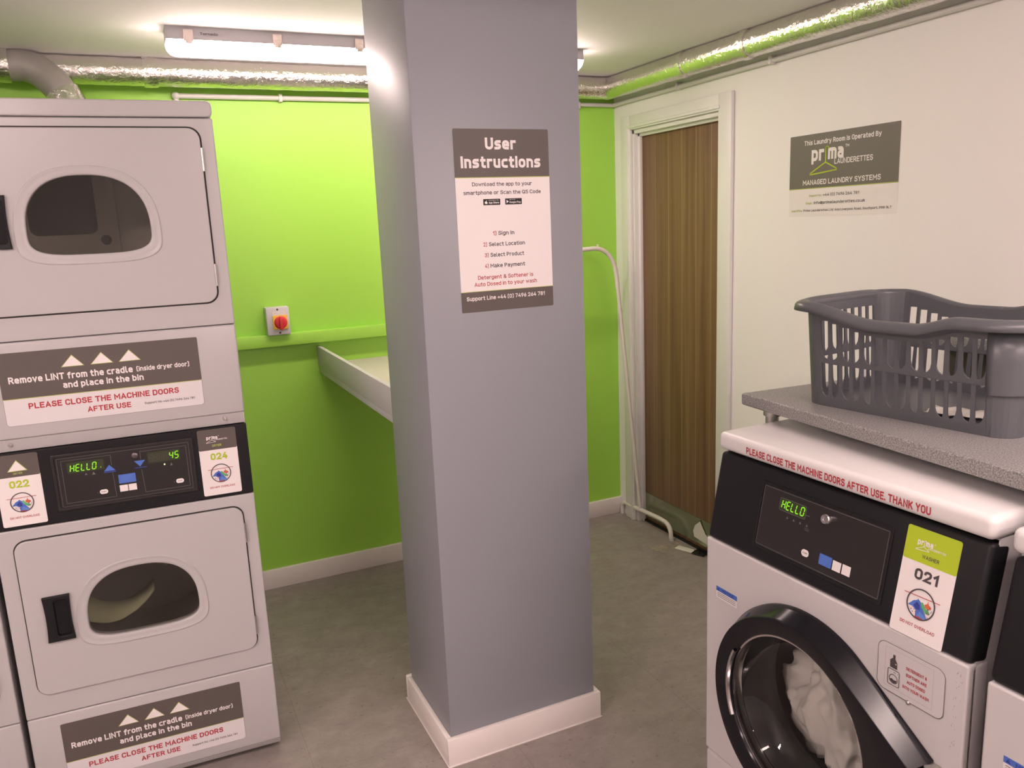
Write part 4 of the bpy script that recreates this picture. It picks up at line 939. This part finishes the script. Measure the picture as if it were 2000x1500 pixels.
    for i in range(26):
        x = rnd.uniform(0.658, 0.674); z = rnd.uniform(0.70, 0.868); L_ = rnd.uniform(0.001, 0.006)
        A.stroke([(x, z), (x+rnd.uniform(-0.002, 0.002), z+L_)], rnd.uniform(0.0005, 0.0011), mat('scuff_grey', (0.34, 0.32, 0.33), 0.6), 1)
    A.build('scuff_marks', t, (0, -0.0003, 0))
    # door: round black rim drawn out to the hinge on the near side
    cx, cz = DC; R0 = 0.243
    def outline(R, hx_, hz, n=72):
        # circle joined by tangents to the hinge edge at x = hx_, z = cz +/- hz
        px, pz = hx_-cx, hz; d = math.hypot(px, pz); base = math.atan2(pz, px); al = math.acos(min(1, R/d)); ta = base+al
        tx, tz = cx+R*math.cos(ta), cz+R*math.sin(ta); bz = 2*cz-tz
        pts = [(hx_, cz-hz+2*hz*i/8) for i in range(9)]
        pts += [(hx_+(tx-hx_)*i/10, cz+hz+(tz-cz-hz)*i/10) for i in range(1, 10)]
        a1 = ta; a2 = 2*PI-ta
        pts += [(cx+R*math.cos(a1+(a2-a1)*i/(n-1)), cz+R*math.sin(a1+(a2-a1)*i/(n-1))) for i in range(n)]
        pts += [(tx+(hx_-tx)*i/10, bz+(cz-hz-bz)*i/10) for i in range(1, 10)]
        return pts
    def loft(loops_y, m, name, parent, mi=None, close=False):
        bm = bmesh.new(); rings = [[bm.verts.new((x, y, z)) for x, z in L] for L, y in loops_y]
        n = len(rings[0])
        for a, b_ in zip(rings, rings[1:]):
            for i in range(n): bm.faces.new((a[i], a[(i+1) % n], b_[(i+1) % n], b_[i]))
        return finish(name, bm, m, parent, 40)
    def inner(R):
        return [(cx+R*math.cos(math.atan2(z-cz, x-cx)), cz+R*math.sin(math.atan2(z-cz, x-cx))) for x, z in outline(R0, 0.628, 0.088)]
    d = loft([(outline(0.247, 0.631, 0.092), -0.001), (outline(0.247, 0.631, 0.092), -0.012), (outline(0.243, 0.630, 0.090), -0.017), (outline(0.232, 0.622, 0.084), -0.050), (outline(0.2295, 0.620, 0.082), -0.0535), (outline(0.2265, 0.617, 0.080), -0.0540), (inner(0.196), -0.0475), (inner(0.190), -0.045), (inner(0.187), -0.038), (inner(0.186), -0.010)], BLACK_GLOSS, 'door', t)
    bm = bmesh.new(); lathe_y(bm, cx, cz, [(0.188, -0.041), (0.184, -0.041), (0.182, -0.034), (0.181, -0.016), (0.188, -0.016)], 72); finish('door_bezel', bm, CHROME, d, 40)
    bm = bmesh.new(); g = []
    for i in range(15):
        a = math.radians(152+52*i/14); g.append([bm.verts.new((cx+r*math.cos(a), y, cz+r*math.sin(a))) for r, y in ((0.1965, -0.0482), (0.1955, -0.0515), (0.1900, -0.0515), (0.1880, -0.046))])
    for a, b_ in zip(g, g[1:]):
        for j in range(3): bm.faces.new((a[j], a[j+1], b_[j+1], b_[j]))
    finish('grip_insert', bm, CHROME, d, 40)
    bm = bmesh.new(); lathe_y(bm, cx, cz, [(0.182, -0.014), (0.172, 0.010), (0.155, 0.030), (0.125, 0.040), (0.07, 0.046), (0.0005, 0.048)], 64); finish('door_glass', bm, PANE2, d, 60)
    bm = bmesh.new(); box(bm, 0.640-0.012, 0.640+0.010, -0.026, -0.001, cz-0.090, cz+0.090, 0.004); tube_bm(bm, [(0.636, -0.024, cz-0.086), (0.636, -0.024, cz+0.0905)], 0.006, 14); finish('door_hinge', bm, STEEL, d, 40)
    # gasket and drum
    bm = bmesh.new(); lathe_y(bm, cx, cz, [(0.187, -0.012), (0.184, 0.02), (0.178, 0.05), (0.181, 0.09), (0.20, 0.10)], 64); finish('gasket', bm, BLACK_RUBBER, t, 60)
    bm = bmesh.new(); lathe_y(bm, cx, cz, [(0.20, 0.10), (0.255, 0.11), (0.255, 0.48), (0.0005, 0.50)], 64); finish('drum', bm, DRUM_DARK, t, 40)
    return t
w1 = washer('front loading washer numbered 021 with white laundry in its drum')
wd_ = Vector((math.cos(WA), math.sin(WA), 0))
dup(w1, WPOS + wd_*(WW+0.040) + Vector((-0.012, 0, 0)), label='front loading washer cut off by the right edge of the photo', skip=('dosing_cover', 'scuff_marks'))
def in_washer(tt, y, z): return WPOS + Matrix.Rotation(WA, 3, 'Z') @ Vector((tt, y, z))
def in_drum(v):
    # keep the bundle inside the drum and behind the door glass
    x, z = v.co.x+0.285-0.328, v.co.z+0.490-0.572; r = math.hypot(x, z)
    lim = 0.248 if v.co.y+0.215 > 0.115 else 0.172
    if r > lim: v.co.x = x*lim/r+0.328-0.285; v.co.z = z*lim/r+0.572-0.490
    v.co.y = max(v.co.y, 0.060-0.215)
cloth_lump('laundry', in_washer(0.285, 0.215, 0.490), (0.160, 0.115, 0.190), CLOTH, 5, 'white laundry bundled behind the round door of washer 021', WA, 1.5, 0.20, 6, 0.8, in_drum)

# ================================================================== WORKTOP OVER THE WASHERS
TA = math.atan2(-(1.5702-0.8087), 1.3164-1.3708)      # direction of the front edge, towards the camera
tp = empty('worktop', (1.3708, 1.5702, 0), TA, label='speckled grey worktop on steel legs above the washers', cat='worktop')
TZ, TT, TL, TDp = 1.2, 0.032, 2.3, 0.583
me = curve_mesh([[(0, 0), (TL, 0), (TL, TDp), (0, TDp)]], TT/2, 0.006, 3); me.transform(Matrix.Translation((0, 0, TZ-TT/2)))
link_mesh('slab', me, SPECKLE, tp, 40)
for x, y in ((0.043, 0.062), (0.043, 0.52), (2.2, 0.062), (2.2, 0.52)):
    bm = bmesh.new(); tube_bm(bm, [(x, y, 0.0), (x, y, TZ-TT)], 0.0165, 16); tube_bm(bm, [(x, y, TZ-TT-0.026), (x, y, TZ-TT)], 0.022, 18)
    finish('leg', bm, STEEL, tp, 40)
# raised ledge on the wall behind the worktop
lg = box_obj('wall_ledge', 1.985, XR-0.001, -1.0, 1.500, 1.262, 1.300, SPECKLE, None, 0.004)
tag(lg, 'narrow grey speckled ledge on the white wall, seen through the laundry basket', 'ledge')
bb = box_obj('ledge_shade_block', 2.02, XR-0.001, -1.0, 1.49, 0.0, 1.2615, mat('ledge_shade_brown', (0.06, 0.048, 0.042), 0.6), None, 0.002)  # added dark block: its brown paints the shade below the ledge
tag(bb, 'dark brown block standing in for the shade under the wall ledge, behind the worktop', 'shade block')

# ================================================================== LAUNDRY BASKET
BA = math.atan2(0.949-1.40, 1.481-1.424)
BL, BW, BH = 0.470, 0.325, 0.243
bk = empty('laundry_basket', (1.4222, 1.408, TZ), BA, label='dark grey slotted plastic laundry basket standing on the worktop', cat='laundry basket')
FL = 0.016          # outward flare from bottom to rim
CRN = 0.045
def rim_z(k):       # k = 0..1 along a long side, both ends high, middle low
    e = lambda a, b, x: 0 if x <= a else 1 if x >= b else (lambda q: q*q*(3-2*q))((x-a)/(b-a))
    return BH - 0.030*e(0.05, 0.42, k) + 0.020*e(0.60, 0.80, k)
def short_z(k):
    e = lambda a, b, x: 0 if x <= a else 1 if x >= b else (lambda q: q*q*(3-2*q))((x-a)/(b-a))
    return BH + 0.003*(e(0.0, 0.3, k)-e(0.7, 1.0, k))
def side(name_len, zfun, nslots):
    """slotted flat side in (s, h): outer outline and slot holes"""
    L = name_len-2*CRN; n = 40
    top = [(L*i/n, zfun(CRN/name_len + (L/name_len)*i/n)-0.004) for i in range(n, -1, -1)]
    outer = [(0, 0.0), (L, 0.0)] + top
    holes = []; pitch = L/nslots; wd = pitch*0.68
    for i in range(nslots):
        c = pitch*(i+0.5); left = (i % 2 == 0)
        zt = zfun(CRN/name_len + c/name_len)-0.038
        for lo, hi in ((0.112, zt), (0.022, 0.103)):
            a, b = c-wd/2, c+wd/2; drop = 0.022
            if hi < lo+0.03: continue
            pts = [(b, hi), (a, hi)] if True else []
            m_ = 8; bot = []
            for q in range(m_+1):
                f = q/m_; x = a+(b-a)*f
                sk = f if left else 1-f
                zz = lo+drop*(1-math.sqrt(max(0, 1-(1-sk)**2.0)))
                if sk > 0.85: zz += drop*0.45*((sk-0.85)/0.15)**2
                bot.append((x, zz))
            pts = [(a, hi)] + bot + [(b, hi)]
            holes.append(pts)
    return [outer]+holes
def side_mesh(loops):
    return curve_mesh(loops, 0.0)
bm_b = bmesh.new()
def put(me, org, dx, nrm):
    # map (s,h): position = org + dx*s + nrm*flare(h) + z*h
    for v in me.vertices:
        s_, h = v.co.x, v.co.y
        v.co = Vector(org)+Vector(dx)*s_+Vector(nrm)*(FL*h/BH)+Vector((0, 0, h))
    bm_b.from_mesh(me); bpy.data.meshes.remove(me)
put(side_mesh(side(BL, rim_z, 14)), (CRN, 0, 0), (1, 0, 0), (0, -1, 0))
put(side_mesh(side(BL, lambda k: rim_z(1-k), 14)), (BL-CRN, BW, 0), (-1, 0, 0), (0, 1, 0))
put(side_mesh(side(BW, short_z, 8)), (0, BW-CRN, 0), (0, -1, 0), (-1, 0, 0))
put(side_mesh(side(BW, lambda k: short_z(k)-0.010, 8)), (BL, CRN, 0), (0, 1, 0), (1, 0, 0))
for (cx, cy, a0) in ((CRN, CRN, PI), (BL-CRN, CRN, 1.5*PI), (BL-CRN, BW-CRN, 0), (CRN, BW-CRN, 0.5*PI)):
    grid = []
    for i in range(9):
        a = a0+PI/2*i/8; col = []
        for j in range(9):
            h = (BH-0.004-(0.010 if cx > BL/2 else 0))*j/8; r = CRN+FL*h/BH
            col.append(bm_b.verts.new((cx+r*math.cos(a), cy+r*math.sin(a), h)))
        grid.append(col)
    for a, b in zip(grid, grid[1:]):
        for j in range(8): bm_b.faces.new((a[j], b[j], b[j+1], a[j+1]))
base = [bm_b.verts.new((x, y, 0.004)) for x, y in rrect(0.001, BL-0.001, 0.001, BW-0.001, CRN)]
bm_b.faces.new(base)
bmesh.ops.remove_doubles(bm_b, verts=bm_b.verts, dist=0.0008)
ob = finish('tub', bm_b, BASKET, bk); md = ob.modifiers.new('wall', 'SOLIDIFY'); md.thickness = 0.004; md.offset = 0; md.use_even_offset = False
for p in ob.data.polygons: p.use_smooth = False
# rim swept round the top
per = []
def per_add(x, y, nx, ny, z): per.append((x, y, nx, ny, z))
nL, nS, nC = 40, 24, 8
def corner(cx, cy, a0):
    for i in range(1, nC):
        a = a0+PI/2*i/nC; per_add(cx+CRN*math.cos(a), cy+CRN*math.sin(a), math.cos(a), math.sin(a), BH if cx < BL/2 else BH-0.010)
for i in range(nL+1):
    k = i/nL; per_add(CRN+(BL-2*CRN)*k, 0, 0, -1, rim_z(CRN/BL+(1-2*CRN/BL)*k))
corner(BL-CRN, CRN, -PI/2)
for i in range(nS+1):
    k = i/nS; per_add(BL, CRN+(BW-2*CRN)*k, 1, 0, short_z(CRN/BW+(1-2*CRN/BW)*k)-0.010)
corner(BL-CRN, BW-CRN, 0)
for i in range(nL+1):
    k = i/nL; per_add(BL-CRN-(BL-2*CRN)*k, BW, 0, 1, rim_z(1-(CRN/BL+(1-2*CRN/BL)*k)))
corner(CRN, BW-CRN, PI/2)
for i in range(nS+1):
    k = i/nS; per_add(0, BW-CRN-(BW-2*CRN)*k, -1, 0, short_z(CRN/BW+(1-2*CRN/BW)*k))
corner(CRN, CRN, PI)
bm = bmesh.new(); cols = []
RP = [(FL-0.002, -0.030), (FL-0.001, -0.006), (FL+0.003, -0.001), (FL+0.008, 0.0005), (FL+0.018, -0.001), (FL+0.025, -0.004), (FL+0.029, -0.009), (FL+0.031, -0.020)]
for x, y, nx, ny, z in per:
    cols.append([bm.verts.new((x+nx*o_, y+ny*o_, z+dz)) for o_, dz in RP])
for i in range(len(cols)):
    a, b = cols[i], cols[(i+1) % len(cols)]
    for j in range(len(RP)-1): bm.faces.new((a[j], b[j], b[j+1], a[j+1]))
rim = finish('rim', bm, BASKET, bk, 60); md = rim.modifiers.new('wall', 'SOLIDIFY'); md.thickness = 0.003; md.offset = 0
# reinforced shields on the near corner
bm = bmesh.new(); cols = []
for i in range(9):
    a = -PI/2+PI/2*i/8; cols.append([bm.verts.new((BL-CRN+(CRN+FL*h/BH+0.004)*math.cos(a), CRN+(CRN+FL*h/BH+0.004)*math.sin(a), h)) for h in (0.085, 0.088, 0.15, BH-0.035)])
for a, b in zip(cols, cols[1:]):
    for j in range(3): bm.faces.new((a[j], b[j], b[j+1], a[j+1]))
cs = finish('corner_shield', bm, BASKET, bk, 60); md = cs.modifiers.new('wall', 'SOLIDIFY'); md.thickness = 0.003; md.offset = 1
def in_basket(x, y, z): return Vector((1.4222, 1.408, TZ)) + Matrix.Rotation(BA, 3, 'Z') @ Vector((x, y, z))
bm = bmesh.new(); g = []
for i in range(13):
    g.append([bm.verts.new((-0.06+0.12*i/12, -0.035+0.07*j/6, 0.012+0.006*noise.noise(Vector((i*0.5, j*0.6, 2))))) for j in range(7)])
for a, b in zip(g, g[1:]):
    for j in range(6): bm.faces.new((a[j], b[j], b[j+1], a[j+1]))
pp = finish('paper_slip', bm, PAPER, None, 180); md = pp.modifiers.new('t', 'SOLIDIFY'); md.thickness = 0.001
pp.location = in_basket(0.315, 0.105, 0.0); pp.rotation_euler = (0, 0, BA+0.2)
tag(pp, 'crumpled white paper slip lying in the grey laundry basket', 'paper')

# ================================================================== LITTER BY THE DOOR
lt = empty('litter_wrapper', (2.35, 3.06, 0), math.radians(-68), label='white card and torn black wrapper lying on the floor by the wooden door', cat='litter')
bm = bmesh.new(); box(bm, -0.075, 0.035, -0.018, 0.024, 0.0, 0.003, 0.0008); finish('white_card', bm, PAPER, lt, 40)
bm = bmesh.new(); g = []
for i in range(11):
    g.append([bm.verts.new((0.025+0.07*i/10+0.004*noise.noise(Vector((i, j, 7))), -0.030+0.065*j/7*(1-0.3*i/10), 0.005+0.012*abs(noise.noise(Vector((i*0.7, j*0.6, 1)))))) for j in range(8)])
for a, b in zip(g, g[1:]):
    for j in range(7): bm.faces.new((a[j], b[j], b[j+1], a[j+1]))
wr = finish('black_wrapper', bm, BLACK_GLOSS, lt, 30); md = wr.modifiers.new('t', 'SOLIDIFY'); md.thickness = 0.001
bm = bmesh.new(); rnd = random.Random(11)
for i in range(60):
    x = 2.20+0.16*rnd.random(); y = 3.10+0.09*rnd.random()-0.25*(x-2.28); s_ = rnd.uniform(0.0015, 0.006); a = rnd.uniform(-0.4, 0.4)-0.9
    c, s2 = math.cos(a), math.sin(a)
    V = [bm.verts.new((x+c*u*s_*2.4-s2*v*s_*0.5, y+s2*u*s_*2.4+c*v*s_*0.5, 0.0008+0.0006*(k % 2))) for k, (u, v) in enumerate(((-1, -0.6), (0.7, -1), (1, 0.6), (-0.6, 1)))]
    bm.faces.new(V)
cb = finish('crumbs', bm, mat('straw_crumbs', (0.55, 0.46, 0.30), 0.8), None)
tag(cb, 'straw coloured crumbs scattered on the floor by the clothes rail foot', 'crumbs', kind='stuff')
